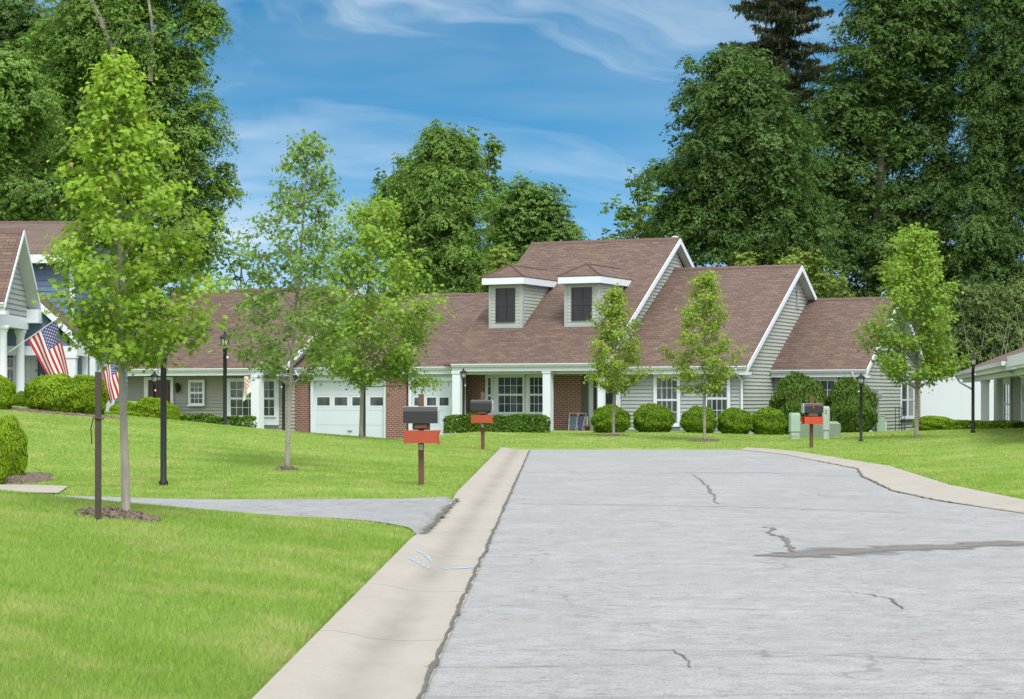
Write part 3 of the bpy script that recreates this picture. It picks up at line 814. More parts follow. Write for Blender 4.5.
def brick_wall(parent, mp, s0, s1, d0, d1, z0, z1):
    mb = MB()
    c = [mp(a, d, z) for z in (z0, z1) for d in (d1, d0) for a in (s0, s1)]
    for q, w in (((0, 1, 5, 4), s1 - s0), ((3, 2, 6, 7), s1 - s0), ((2, 0, 4, 6), d1 - d0), ((1, 3, 7, 5), d1 - d0), ((4, 5, 7, 6), s1 - s0)):
        h = z1 - z0
        mb.face([c[k] for k in q], 0, [(s0, z0), (s0 + w, z0), (s0 + w, z0 + h), (s0, z0 + h)])
    o = mb.build('brick_wall', 'brick', parent); return o

# ------------------------------------------------------------------ the long house
TH = R(25)
H = Frame(PX(750, 73.8), 73.8, TH)
house = H.root('row_house')
tag(house, 'long low house of stepped wings with brown roofs, two dormers and white garage doors', 'house')

# wing D: right of the dormers
D_ve, D_vw = -.4, 0.0
uC1 = H.U(604, -1.8)                       # right gable plane of the middle wing
D_ze = H.Z(365.5, 0, D_ve); D_vr = 6.5; D_zr = H.Z(265, H.U(804, D_vr), D_vr)
D_s = (D_zr - D_ze) / (D_vr - D_ve)
gable_roof(house, uC1 - .3, .02, D_ve, D_ze, D_vr, D_zr)
rake(house, .02, D_ve, D_ze, D_vr, D_zr, 2 * D_vr - D_ve, D_ze)
eave(house, uC1 + .02, .0, D_ve, D_ze, D_vw)
w = MB(); siding(w, [(uC1 - .02, -.5), (-.32, -.5), (-.32, D_ze - .27), (uC1 - .02, D_ze - .27)], front(0)); w.build('wall', 'siding_pale', house)
w = MB()
siding(w, [(0.0, -.5), (2 * D_vr, -.5), (2 * D_vr, D_ze + .25 - .12), (D_vr, D_zr - .17), (0, D_ze + .4 * D_s - .17)], sidewall(-.32))
w.build('wall', 'siding_grey', house)
w = MB(); w.box(-.40, -.29, -.03, .09, -.5, D_ze - .27); w.build('corner_trim', 'siding_pale', house)
def fz(py, px, v): return H.Z(py, H.U(px, v), v)
f0 = front(0)
window(house, f0, H.U(656.5, 0), H.U(678.5, 0), fz(424, 667, 0), fz(376, 667, 0), 4, 2)
window(house, f0, H.U(706.5, 0), H.U(728.5, 0), fz(422, 717, 0), fz(375, 717, 0), 4, 2)
k = MB(); a, b = H.U(653, 0), H.U(683, 0); k.box(a, b, -.32, -.03, -.1, .26); k.build('window_well', 'stone_sill', house)
u = H.U(741.5, -.1)
downspout(house, [(H.U(736, -.45), -.47, D_ze - .12), (H.U(736, -.4), -.42, D_ze - .25), (u, -.07, D_ze - .55), (u, -.07, 0.1)])
# wall ornament high on the gable
k = MB(); vv = H.V(797, -.28); zz = H.Z(295, -.28, vv)
for i in range(9):
    an = i / 8 * math.pi * 1.6; k.tube([(-.27, vv + .02 * i - .1, zz - .55 + .13 * i), (-.26, vv + .25 * math.cos(an) * (1 - i * .06), zz - .5 + .13 * i + .16 * math.sin(an))], .014, 5)
k.tube([(-.27, vv - .1, zz - .6), (-.27, vv + .08, zz + .55)], .018, 6); k.build('wall_ornament', 'meter_grey', house)

# wing C: middle, with dormers and porch
C_ve = -1.8
C_ze = H.Z(362.5, uC1, C_ve); C_vr = 6.35; C_zr = H.Z(238, H.U(680, C_vr), C_vr); C_s = (C_zr - C_ze) / (C_vr - C_ve)
uC0 = H.U(444, C_ve)
gable_roof(house, uC0, uC1, C_ve, C_ze, C_vr, C_zr)
rake(house, uC1, C_ve, C_ze, C_vr, C_zr, 2 * C_vr - C_ve, C_ze)
eave(house, H.U(452, C_ve), uC1 - .003, C_ve, C_ze, .06)
w = MB()
siding(w, [(.05, 1.0), (2 * C_vr, 1.0), (2 * C_vr, C_ze), (C_vr, C_zr - .17), (.05, C_ze + 1.85 * C_s - .17)], sidewall(uC1 - .33)); 
siding(w, [(C_ve + .25, C_ze - .26), (.05, C_ze - .26), (.05, C_ze + 1.85 * C_s - .17), (C_ve + .25, C_ze + .25 * C_s - .17)], sidewall(uC1 - .33))
w.build('wall', 'siding_grey', house)
w = MB(); 
w.box(uC0 + .02, uC0 + .06, 0.1, 2 * C_vr, -.5, C_ze); w.build('wall', 'siding_grey', house)
k = MB(); uu = H.U(672, C_vr); k.lathe([(.05, -.3), (.05, .05), (.16, .05), (.16, .13), (.06, .17)], 10, 0, (uu, C_vr + .35, C_zr - .05)); k.build('roof_vent', 'gutter_white', house)
# porch columns
Cv = C_ve + .35
z_b = .12
fp = front(Cv)
for (a, b) in ((456, 463.5), (546, 553.5), (600, 605.5)):
    column(house, fp, H.U(a, Cv), H.U(b, Cv), 0, z_b - .2, C_ze - .285)
k = MB(); k.box(H.U(453, Cv), uC1 - .34, Cv - .02, Cv + .2, C_ze - .42, C_ze - .288); k.build('porch_beam', 'soffit_white', house)
# porch back wall: brick, bay window, brick, recess, door
fv = front(.02); V0 = .02
ztop = C_ze - .26
brick_wall(house, fv, H.U(464.5, V0), H.U(486.0, V0), 0, .22, -.5, ztop)
brick_wall(house, fv, H.U(551, V0), H.U(583.5, V0), 0, .22, -.5, ztop)
# bay: white surround with angled side light, big centre window and narrower right window
w = MB()
w.pbox(fv, H.U(486.0, V0), H.U(551, V0), -.12, .10, fz(417, 500, V0) - 1.0, ztop); w.build('bay_wall', 'white_paint', house)
fb_ = front(V0 - .07)
def bw(x0, x1, y0, y1, c, r): return window(house, fb_, H.U(x0, V0), H.U(x1, V0), fz(y1, x0, V0), fz(y0, x0, V0), c, r, .05, True, False)
bw(488.5, 493.2, 377, 414, 1, 2); bw(499, 525, 376.5, 413, 4, 2); bw(530.5, 545, 376.5, 413, 3, 2)
k = MB(); k.pbox(fb_, H.U(494, V0), H.U(550, V0), 0, .14, fz(415.5, 500, V0) - .06, fz(415.5, 500, V0)); k.build('sill', 'white_paint', house)
k = MB(); k.pbox(fb_, H.U(525.8, V0), H.U(529.5, V0), .003, .03, fz(375.5, 527, V0), fz(373.5, 527, V0) + .02); k.build('house_number', 'plaque_dark', house)
# recess with the front door between brick and the right wing
w = MB(); siding(w, [(H.U(583.5, .4), -.4), (H.U(624, .4), -.4), (H.U(624, .4), ztop), (H.U(583.5, .4), ztop)], front(.4)); w.build('wall', 'siding_pale', house)
dm = front(.36)
k = MB(); k.pbox(dm, H.U(590, .4), H.U(594.3, .4), 0, .09, -.1, fz(374, 592, .4)); k.pbox(dm, H.U(598.2, .4), H.U(600.5, .4), 0, .09, -.1, fz(374, 592, .4)); k.pbox(dm, H.U(590, .4), H.U(618, .4), 0, .085, fz(374, 592, .4), fz(371, 592, .4)); k.build('door_trim', 'white_paint', house)
k = MB(); k.pbox(dm, H.U(594.6, .4), H.U(598, .4), 0.0, .05, -.1, fz(374.5, 592, .4)); k.build('side_light', 'shutter_dark', house)
d = MB(); d.pbox(dm, H.U(601, .4), H.U(616.5, .4), .01, .06, -.1, fz(374.5, 592, .4)); 
for (za, zb) in ((.35, 1.0), (1.15, 1.95)):
    for (xa, xb) in ((602, 608), (609.5, 615.5)): d.pbox(dm, H.U(xa, .4), H.U(xb, .4), .055, .075, za, zb)
dr = d.build('door', 'shutter_dark', house)
h = MB(); h.lathe([(.02, 0), (.035, .03), (.02, .06)], 8, 0, (H.U(602, .4), .28, 1.05)); h.build('handle', 'steel', dr)
k = MB(); k.pbox(front(.05), H.U(617, .05), H.U(621.3, .05), 0, .12, -.4, C_ze - .28); k.build('corner_trim', 'white_paint', house)

# dormers
def dormer(x0, x1, xr0, xr1, ytop, ybot, yr):
    # find the slope point seen at (x0, ybot)
    v = C_ve
    for _ in range(4000):
        u = H.U(x0, v)
        if H.Z(ybot, u, v) <= C_ze + (v - C_ve) * C_s: break
        v += .004
    ua, ub = H.U(x0, v), H.U(x1, v); za = H.Z(ybot, ua, v); zb = H.Z(ytop, ua, v)
    vend = C_ve + (zb - C_ze) / C_s + .3
    mb = MB(); t = .10
    siding(mb, [(ua + t, za - .2), (ub - t, za - .2), (ub - t, zb), (ua + t, zb)], front(v), .13, .02)
    poly = [(v + .02, za - .2), (v + .2, za - .2), (vend, zb), (v + .02, zb)]
    siding(mb, poly, sidewall(ub), .13, .02)
    siding(mb, poly, sidewall(ua), .13, -.02)
    o = mb.build('dormer', 'siding_grey', house)
    c = MB()
    for (a, b) in ((ua - .02, ua + t), (ub - t, ub + .03)): c.box(a, b, v - .028, v + .09, za - .2, zb)
    c.box(ua + t, ub - t, v - .026, v + .05, za - .15, za + .09)
    c.build('corner_trim', 'siding_pale', o)
    vf = v - .33; ua2, ub2 = H.U(xr0, vf), H.U(xr1, vf); hw = (ub2 - ua2) / 2; uc = (ua2 + ub2) / 2
    ztop = zb + .27; zr = H.Z(yr, uc, vf + hw)
    vback = C_ve + (ztop - C_ze) / C_s + .25; vrb = C_ve + (zr - C_ze) / C_s + .25
    r = MB()
    A, B = (ua2, vf, ztop), (ub2, vf, ztop); P = (uc, vf + hw * .9, zr); Q = (uc, vrb, zr); Ab, Bb = (ua2, vback, ztop), (ub2, vback, ztop)
    r.face([A, B, P]); r.face([B, Bb, Q, P]); r.face([Ab, A, P, Q])
    lo = lambda p: (p[0], p[1], p[2] - .03)
    r.face([lo(A), lo(B), B, A]); r.face([lo(B), lo(Bb), Bb, B]); r.face([lo(Ab), lo(A), A, Ab])
    for e0, e1 in ((A, P), (B, P), (P, Q)):
        r.tube([(e0[0], e0[1], e0[2] + .005), (e1[0], e1[1], e1[2] + .012)], .035, 5, 1)
    r.build('roof', ['shingle_brown', 'ridge_cap'], o)
    f = MB(); zf0, zf1 = zb - .02, ztop - .032
    f.box(ua2 + .012, ub2 - .012, vf + .012, vf + .045, zf0, zf1); f.box(ua2 + .012, ua2 + .045, vf + .046, vback, zf0, zf1); f.box(ub2 - .045, ub2 - .012, vf + .046, vback, zf0, zf1)
    f.box(ua2 + .046, ub2 - .046, vf + .046, vback - .1, zf0 + .005, zf0 + .02)
    f.build('fascia', 'white_paint', o)
    wn = MB(); mp = front(v); wa, wb = ua + .29, ub - .29; w0, w1 = za + .22, zb - .16
    wn.pbox(mp, wa, wb, .0, .03, w0, w1)
    wn2 = [(wa, wa + .06), (wb - .06, wb), ((wa + wb) / 2 - .045, (wa + wb) / 2 + .045)]
    for a, b in wn2: wn.pbox(mp, a, b, .031, .055, w0, w1)
    for a, b in ((w0, w0 + .06), (w1 - .06, w1), ((w0 + w1) / 2 - .045, (w0 + w1) / 2 + .045)):
        wn.pbox(mp, wa + .061, (wa + wb) / 2 - .046, .031, .053, a, b); wn.pbox(mp, (wa + wb) / 2 + .046, wb - .061, .031, .053, a, b)
    wn.build('window', 'shutter_dark', o)
dormer(489.5, 522, 481.5, 523.5, 284.5, 328, 265.5)
dormer(565, 599, 557.5, 600.5, 283.5, 326.5, 264)

# wing E: low wing at the right end
E_ve = 3.4; uE = H.U(866, E_ve); E_ze = H.Z(369, uE, E_ve); E_vr = 8.5; E_zr = H.Z(297.5, H.U(898, E_vr), E_vr); E_s = (E_zr - E_ze) / (E_vr - E_ve)
gable_roof(house, -.3, uE + .02, E_ve, E_ze, E_vr, E_zr)
rake(house, uE + .02, E_ve, E_ze, E_vr, E_zr, 2 * E_vr - E_ve, E_ze)
eave(house, -.28, uE, E_ve, E_ze, E_ve + .4)
w = MB(); siding(w, [(-.3, -.5), (uE - .32, -.5), (uE - .32, E_ze - .27), (-.3, E_ze - .27)], front(E_ve + .4)); w.build('wall', 'siding_taupe', house)
w = MB(); vb = 2 * E_vr - E_ve - .4
siding(w, [(E_ve + .4, -.5), (vb, -.5), (vb, E_ze + .1), (E_vr, E_zr - .17), (E_ve + .4, E_ze + .4 * E_s - .17)], sidewall(uE - .32)); w.build('wall', 'siding_grey', house)
w = MB(); w.box(uE - .40, uE - .29, E_ve + .36, E_ve + .47, -.5, E_ze - .27); w.build('corner_trim', 'siding_grey', house); w = MB(); w.box(uE - .40, uE - .285, vb - .06, vb + .05, -.5, E_ze); w.build('corner_trim', 'siding_grey', house)
vE = E_ve + .4
window(house, front(vE), H.U(806, vE), H.U(836, vE), fz(420, 820, vE), fz(380, 820, vE), 4, 2)
downspout(house, [(uE - .5, E_ve - .07, E_ze - .12), (uE - .5, E_ve - .03, E_ze - .25), (uE - .34, vE - .08, E_ze - .6), (uE - .34, vE - .08, .1)])
sw = sidewall(uE - .32); us = uE - .3
v0, v1 = H.V(900.5, us), H.V(913, us); z0, z1 = H.Z(417, us, v0), H.Z(383, us, v0)
vm = (v0 + v1) / 2
window(house, sw, v0, vm - .05, z0, z1, 1, 1, .09); window(house, sw, vm + .05, v1, z0, z1, 1, 1, .09)
for o in list(children(house))[-2:]: 
    for c in children(o):
        if c.name.startswith('pane'): c.data.materials[0] = M('curtain_glass')
k = MB(); va = H.V(874.5, us); zc = H.Z(401, us, va); k.box(us, us + .14, va - .14, va + .14, zc - .5, zc + .45); k.lathe([(.1, -.02), (.13, .05), (.13, .2), (.08, .25)], 12, 0, (us + .16, va, zc + .1)); k.tube([(us + .06, va, zc - .5), (us + .06, va, 0)], .03, 6); k.build('electric_meter', 'meter_grey', house)
for px in (869, 884.5):
    k = MB(); vq = H.V(px, us); k.tube([(us + .05, vq, -.1), (us + .05, vq, .55)], .03, 6); k.build('pipe', 'white_paint', house)

# wing B: garages
B_vw = -1.0; B_ve = -1.4
B_ze = H.Z(367, H.U(340, B_ve), B_ve); B_vr = 4.3; B_zr = H.Z(294.5, H.U(440, B_vr), B_vr)
uB0 = H.U(250, B_ve); uB1 = H.U(520, B_ve)
gable_roof(house, uB0, uB1, B_ve, B_ze, B_vr, B_zr)
eave(house, H.U(292, B_ve), H.U(454, B_ve), B_ve, B_ze, B_vw)
zB = -.45; zt = B_ze - .27
bm_ = front(B_vw)
brick_wall(house, bm_, H.U(296.5, B_vw), H.U(310.2, B_vw), 0, .2, zB, zt)
brick_wall(house, bm_, H.U(388.2, B_vw), H.U(407.8, B_vw), 0, .2, zB, zt)
def garage(x0, x1, ytop, ybot, yh):
    u0, u1 = H.U(x0, B_vw), H.U(x1, B_vw); z1 = fz(ytop, (x0 + x1) / 2, B_vw); z0 = fz(ybot, (x0 + x1) / 2, B_vw)
    t = MB(); tw = .11
    t.pbox(bm_, u0 - tw, u0, -.02, .13, zB, z1 + .16); t.pbox(bm_, u1, u1 + tw, -.02, .13, zB, z1 + .16); t.pbox(bm_, u0, u1, -.02, .13, z1, z1 + .16); t.pbox(bm_, u0 - tw, u1 + tw, -.05, .08, z1 + .163, zt + .01)
    d = MB(); n = 4; hh = (z1 - z0) / n
    for i in range(n):
        a = z0 + i * hh
        d.pbox(bm_, u0, u1, -.06, -.02, a + .006, a + hh - .006)
        d.pbox(bm_, u0, u1, -.07, -.035, a - .006, a + .006)
    o = d.build('garage_door', 'garage_paint', house)
    t.build('trim', 'white_paint', o)
    wn = 4; ww = (u1 - u0) / wn; za, zc = fz(yh[1], x0, B_vw), fz(yh[0], x0, B_vw)
    for i in range(wn):
        c0, c1 = u0 + ww * (i + .14), u0 + ww * (i + .86)
        f = MB()
        f.pbox(bm_, c0 - .045, c1 + .045, -.022, -.012, za - .045, za); f.pbox(bm_, c0 - .045, c1 + .045, -.022, -.012, zc, zc + .045); f.pbox(bm_, c0 - .045, c0, -.022, -.012, za, zc); f.pbox(bm_, c1, c1 + .045, -.022, -.012, za, zc)
        f.pbox(bm_, c0, c1, -.03, -.016, za, zc, 1)
        f.build('window', ['white_paint', 'window_glass'], o)
    k = MB(); k.pbox(bm_, (u0 + u1) / 2 - .1, (u0 + u1) / 2 + .1, -.02, .02, z0 + .35, z0 + .39); k.build('handle', 'steel', o)
garage(314.5, 385.5, 380.5, 440, (397.2, 405.5))
garage(412.5, 463, 381, 440, (397.5, 405.5))
k = MB(); k.pbox(front(B_ve), H.U(340.2, B_ve), H.U(344.5, B_ve), .122, .14, fz(374.5, 342, B_ve), fz(372.5, 342, B_ve)); k.build('house_number', 'plaque_dark', house)
ud = H.U(304.5, B_vw - .1)
downspout(house, [(H.U(296, B_ve), B_ve - .06, B_ze - .12), (H.U(297, B_ve), B_ve - .05, B_ze - .26), (ud, B_vw - .07, B_ze - .6), (ud, B_vw - .07, -.3)])

# wing A: grey wing at the left end
A_ve = -2.6; A_vw = -1.6
uA1 = H.U(283, A_ve); A_ze = H.Z(367.5, uA1, A_ve); A_vr = 3.4; A_zr = H.Z(288.5, H.U(300, A_vr), A_vr); A_s = (A_zr - A_ze) / (A_vr - A_ve)
uA0 = H.U(92, A_ve)
gable_roof(house, uA0, uA1, A_ve, A_ze, A_vr, A_zr)
rake(house, uA1, A_ve, A_ze, A_vr, A_zr, 2 * A_vr - A_ve, A_ze)
eave(house, uA0, uA1 - .003, A_ve, A_ze, A_vw)
w = MB(); siding(w, [(uA0 + .3, -.5), (uA1 - .32, -.5), (uA1 - .32, A_ze - .27), (uA0 + .3, A_ze - .27)], front(A_vw)); w.build('wall', 'siding_taupe', house)
w = MB(); siding(w, [(A_vw, -.5), (2 * A_vr - A_ve - .4, -.5), (2 * A_vr - A_ve - .4, A_ze + .1), (A_vr, A_zr - .17), (A_vw, A_ze + (A_vw - A_ve) * A_s - .17)], sidewall(uA1 - .32)); w.build('wall', 'siding_grey', house)
af = front(A_vw - .036); AV = A_vw
window(house, af, H.U(191.3, AV), H.U(204.5, AV), fz(404, 198, AV), fz(381.5, 198, AV), 3, 2, .07)
pw = MB(); pw.pbox(af, H.U(227.5, AV), H.U(279.5, AV), 0, .06, fz(425, 250, AV), fz(378, 250, AV)); pw.build('window_surround', 'white_paint', house)
a2 = front(AV - .06)
window(house, a2, H.U(231.5, AV), H.U(257, AV), fz(416.5, 245, AV), fz(380.5, 245, AV), 4, 2, .04, True, False)
window(house, a2, H.U(264.5, AV), H.U(276.5, AV), fz(416.5, 270, AV), fz(380.5, 270, AV), 2, 2, .04, True, False)
k = MB()
for (a, b) in ((145.5, 149.5), (172.0, 174.5)): k.pbox(af, H.U(a, AV), H.U(b, AV), 0, .08, 0, fz(380, 160, AV))
k.pbox(af, H.U(145.5, AV), H.U(174.5, AV), 0, .078, fz(380, 160, AV) + .002, fz(377, 160, AV)); k.build('door_trim', 'white_paint', house)
d = MB(); d.pbox(af, H.U(150, AV), H.U(171.5, AV), .0, .03, 0, fz(380.5, 160, AV))
for (za, zb) in ((.4, 1.0), (1.15, 2.0)):
    for (xa, xb) in ((152, 159.5), (162, 169.5)): d.pbox(af, H.U(xa, AV), H.U(xb, AV), .03, .045, za, zb)
dr = d.build('door', 'door_red', house); dr['label'] = 'dark red front door behind the lamp post'
h = MB(); h.lathe([(.02, 0), (.035, .03), (.02, .06)], 8, 0, (H.U(170.5, AV), AV - .07, 1.2)); h.build('handle', 'steel', dr)
def wall_lantern(px, py, v):
    u_ = H.U(px, v); z_ = fz(py, px, v); mb = MB()
    mb.box(u_ - .05, u_ + .05, v - .05, v - .024, z_ - .12, z_ + .12); mb.tube([(u_, v - .04, z_ + .1), (u_, v - .16, z_ + .16)], .015, 6)
    mb.lathe([(.02, .22), (.10, .14), (.09, .12), (.07, -.14), (.03, -.2)], 8, 0, (u_, v - .17, z_)); mb.build('wall_lantern', 'black_metal', house)
wall_lantern(179.8, 388, AV)
Av = A_ve + .25
column(house, front(Av), H.U(256, Av), H.U(264, Av), 0, 0, A_ze - .285)
column(house, front(Av), H.U(184.5, Av) - 4.4, H.U(190, Av) - 4.4, 0, 0, A_ze - .285)
k = MB(); k.tube([(H.U(256, Av), Av - .3, fz(384, 256, Av) + .02), (H.U(262, Av), Av - .32, fz(395, 262, Av))], .013, 6); k.build('flag_bracket', 'black_metal', house)

# ------------------------------------------------------------------ blue house on the left
G = Frame(PX(4.5, 55), 55, R(-.9))
blue = G.root('blue_house')
tag(blue, 'blue sided house with a white columned porch and steep gable, behind round bushes', 'house')
GB = 1.3
ze = G.Z(302, 0, 0); vr = 2.3; zr = G.Z(229.5, 0, vr)
gable_roof(blue, -9, 0, 0, ze, vr, zr, 2 * vr, ze, th=.08)
rake(blue, 0, 0, ze, vr, zr, 2 * vr, ze, .16, .03, .33)
eave(blue, -9, -.003, 0, ze, .5)
w = MB(); sl = (zr - ze) / vr
siding(w, [(.35, ze - .28), (2 * vr - .35, ze - .28), (2 * vr - .35, ze + .35 * sl - .17), (vr, zr - .17), (.35, ze + .35 * sl - .17)], sidewall(-.34), .15, .03); w.build('wall', 'siding_pale', blue)
k = MB(); k.box(-9, -.30, .36, .62, ze - .62, ze - .285); k.box(-.54, -.29, .625, 2 * vr - .4, ze - .62, ze - .282); k.build('porch_beam', 'white_paint', blue)
k = MB(); k.box(-.9, .02, 2 * vr - .5, 2 * vr + .14, ze - .42, ze - .02); k.build('eave_return', 'white_paint', blue)
def round_column(u_, v_, r, z0, z1):
    mb = MB(); mb.lathe([(r * 1.35, 0), (r * 1.35, .09), (r * 1.1, .12), (r, .2), (r * .88, z1 - z0 - .2), (r * 1.05, z1 - z0 - .17), (r * 1.05, z1 - z0 - .12), (r * 1.3, z1 - z0 - .1), (r * 1.3, z1 - z0)], 18, 0, (u_, v_, z0))
    mb.build('column', 'white_paint', blue, True)
round_column(G.U(3.0, .5), .5, .125, GB, ze - .62)
round_column(G.U(20.3, 2 * vr - .6), 2 * vr - .6, .135, GB, ze - .62)
round_column(G.U(-40, .5), .5, .125, GB, ze - .62)
# two storey body with a wide shed dormer front
vw = 6.3; uR = G.U(73, vw); zE = G.Z(254, uR, vw - .4); vR = 11.0; zR = G.Z(222.5, uR, vR)
gable_roof(blue, -12, uR + .28, vw - .45, zE, vR, zR)
rake(blue, uR + .28, vw - .45, zE, vR, zR, 2 * vR - vw + .45, zE, .22, .03, .3)
k = MB(); k.box(-12, uR + .25, vw - .47, vw - .44, zE - .28, zE - .02); k.build('fascia', 'white_paint', blue)
w = MB(); siding(w, [(-12, GB - .5), (uR, GB - .5), (uR, zE - .05), (-12, zE - .05)], front(vw), .17, .022); w.build('wall', 'siding_blue', blue)
w = MB(); siding(w, [(vw, GB - .5), (2 * vR - vw, GB - .5), (2 * vR - vw, zE), (vR, zR - .2), (vw, zE)], sidewall(uR), .17, .022); w.build('wall', 'siding_blue', blue)
k = MB(); k.box(uR - .1, uR + .035, vw - .035, vw + .1, GB, zE - .06); k.build('corner_trim', 'white_paint', blue)
# entry porch: front gable, its roof falling to the right
vp = 4.75; ur0 = G.U(28, vp); ur1 = G.U(79, vp); zp0 = G.Z(289, ur0, vp); zp1 = G.Z(336, ur1, vp); ul = 2 * ur0 - ur1
r = MB()
for (a, za, b, zb) in ((ur0, zp0, ur1, zp1), (ur0, zp0, ul, zp1)):
    L = math.hypot(b - a, zb - za)
    r.face([(a, vp - .2, za), (b, vp - .2, zb), (b, vw - .03, zb), (a, vw - .03, za)], 0, [(0, L), (0, 0), (2, 0), (2, L)])
    r.face([(a, vp - .2, za - .06), (b, vp - .2, zb - .06), (b, vw - .03, zb - .06), (a, vw - .03, za - .06)], 0)
    r.face([(b, vp - .2, zb - .06), (b, vw - .03, zb - .06), (b, vw - .03, zb), (b, vp - .2, zb)], 0)
r.build('roof', 'shingle_brown', blue)
k = MB()
for (b,) in ((ur1,), (ul,)):
    x = sorted(((ur0, zp0), (b, zp1)))
    k.hexa([(x[i][0], y, x[i][1] - .26 + dz) for dz in (0, .235) for y in (vp - .235, vp - .205) for i in (0, 1)])
k.build('rake_board', 'white_paint', blue)
w = MB(); siding(w, [(ul + .25, zp1 - .32), (ur1 - .25, zp1 - .32), (ur0, zp0 - .2)], front(vp), .17, .022); w.build('wall', 'siding_blue', blue)
k = MB(); k.box(ul, ur1 - .03, vp - .16, vp + .12, zp1 - .58, zp1 - .30); k.box(ur1 - .3, ur1 - .03, vp + .123, vw - .02, zp1 - .58, zp1 - .065); k.build('porch_beam', 'white_paint', blue)
sc = MB(); a, b = G.U(65.5, vp), G.U(76.5, vp); sc.box(a, b, vp - .17, vp + .13, GB, zp1 - .583); sc.box(a - .03, b + .03, vp - .2, vp + .16, GB, GB + .2); sc.box(a - .03, b + .03, vp - .2, vp + .16, zp1 - .66, zp1 - .585); sc.build('column', 'white_paint', blue)
for (x0, x1) in ((83, 88.5), (90.5, 96)):
    sc = MB(); a, b = G.U(x0, vw + .3), G.U(x1, vw + .3); sc.box(a, b, vw + .15, vw + .4, GB, zp1 - .4); sc.box(a - .02, b + .02, vw + .13, vw + .42, GB, GB + .18); sc.build('column', 'white_paint', blue)
k = MB(); a, b = uR + .04, G.U(98, vw + .3); k.box(a, b, vw + .1, vw + .45, zp1 - .4, zp1 - .12); k.build('side_porch_beam', 'white_paint', blue); k = MB(); k.box(a, b, vw + 3.0, vw + 3.1, GB - .5, zp1 - .15); k.build('side_porch_wall', 'white_paint', blue)
r = MB(); r.face([(uR + .03, vw - .02, zp1 + .7), (uR + .03, vw + 3.3, zp1 + .7), (b + .2, vw + 3.3, zp1 - .1), (b + .2, vw - .02, zp1 - .1)], 0); r.face([(b + .2, vw - .02, zp1 - .13), (b + .2, vw + 3.3, zp1 - .13), (b + .2, vw + 3.3, zp1 - .1), (b + .2, vw - .02, zp1 - .1)], 0); r.build('roof', 'shingle_brown', blue)
bf = front(vw - .03)
window(blue, bf, G.U(6.5, vw), G.U(15, vw), G.Z(388, 0, vw), G.Z(349, 0, vw), 2, 2, .09)
d = MB(); d.pbox(bf, G.U(26, vw), G.U(38, vw), .02, .06, GB, G.Z(346, 0, vw))
for (xa, xb) in ((27.5, 31), (33, 36.5)):
    for (ya, yb) in ((372, 388), (350, 368)): d.pbox(bf, G.U(xa, vw), G.U(xb, vw), .06, .075, G.Z(yb, 0, vw), G.Z(ya, 0, vw))
dd = d.build('door', 'white_paint', blue)
h = MB(); h.lathe([(.02, 0), (.035, .03), (.02, .06)], 8, 0, (G.U(37, vw), vw - .1, GB + 1.0)); h.build('handle', 'steel', dd)
window(blue, bf, G.U(50, vw), G.U(62, vw), G.Z(386, 0, vw), G.Z(350, 0, vw), 3, 2, .09)
k = MB(); k.box(-9, ur1 - .1, -.1, vw - .05, GB - .6, GB); k.build('porch_floor', 'concrete', blue)

# ------------------------------------------------------------------ house at the right edge
ang = math.atan2(-.9856, -.169)
rh = empty('bungalow', (PX(957, 90), 90, 0), ang)
tag(rh, 'grey bungalow with hipped brown roof and white eaves, cut off at the right edge', 'house')
zE2 = 2.62; Lh = 40.0; Wd = 14.0; pit = .40
r = MB(); p = Wd / 2; zr2 = zE2 + p * pit
r.face([(0, 0, zE2), (Lh, 0, zE2), (Lh - p, p, zr2), (p, p, zr2)], 0); r.face([(Lh, Wd, zE2), (0, Wd, zE2), (p, p, zr2), (Lh - p, p, zr2)], 0)
r.face([(0, Wd, zE2), (0, 0, zE2), (p, p, zr2)], 0); r.face([(Lh, 0, zE2), (Lh, Wd, zE2), (Lh - p, p, zr2)], 0)
r.face([(0, 0, zE2 - .02), (Lh, 0, zE2 - .02), (Lh, Wd, zE2 - .02), (0, Wd, zE2 - .02)], 1)
r.build('roof', ['shingle_brown', 'soffit_white'], rh)
k = MB(); k.box(.0, Lh, -.03, 0, zE2 - .3, zE2 - .025); k.box(-.03, 0, 0, Wd, zE2 - .3, zE2 - .025); k.build('fascia', 'white_paint', rh)
k = MB(); k.box(-.03, 30, -.16, -.033, zE2 - .15, zE2 - .02); k.build('gutter', 'gutter_white', rh)
k = MB(); k.box(0.05, Lh, 0.02, 1.9, zE2 - .30, zE2 - .26); k.build('soffit', 'soffit_white', rh)
def rx_at(px, inn):
    # local x along the eave line (offset inn inward) seen in column px
    t = (px - CX) / F; X0, Y0 = PX(957, 90), 90
    dx, dy = -.169, -.9856; nx, ny = .9856, -.169
    return (t * (Y0 + inn * ny) - X0 - inn * nx) / (dx - t * dy)
def rmap(inn): return lambda a, d, z: (a, inn - d, z)
x985 = rx_at(985, .35)
k = MB(); k.box(x985 - .15, x985 + .15, .2, .5, .2, zE2 - .46); k.box(x985 - .19, x985 + .19, .16, .54, .2, .5); k.box(x985 - .19, x985 + .19, .16, .54, zE2 - .55, zE2 - .462); k.build('column', 'white_paint', rh)
k = MB(); k.box(.4, Lh, .22, .48, zE2 - .458, zE2 - .305); k.build('porch_beam', 'white_paint', rh)
INN = 1.75
xa = rx_at(994.5, INN)
w = MB(); siding(w, [(xa, -.5), (Lh, -.5), (Lh, zE2 - .25), (xa, zE2 - .25)], rmap(INN), .15, .022); w.build('wall', 'siding_taupe', rh)
w = MB(); w.box(xa - .02, xa + .1, INN - .03, Wd - 1, -.5, zE2 - .25); w.build('wall', 'siding_taupe', rh)
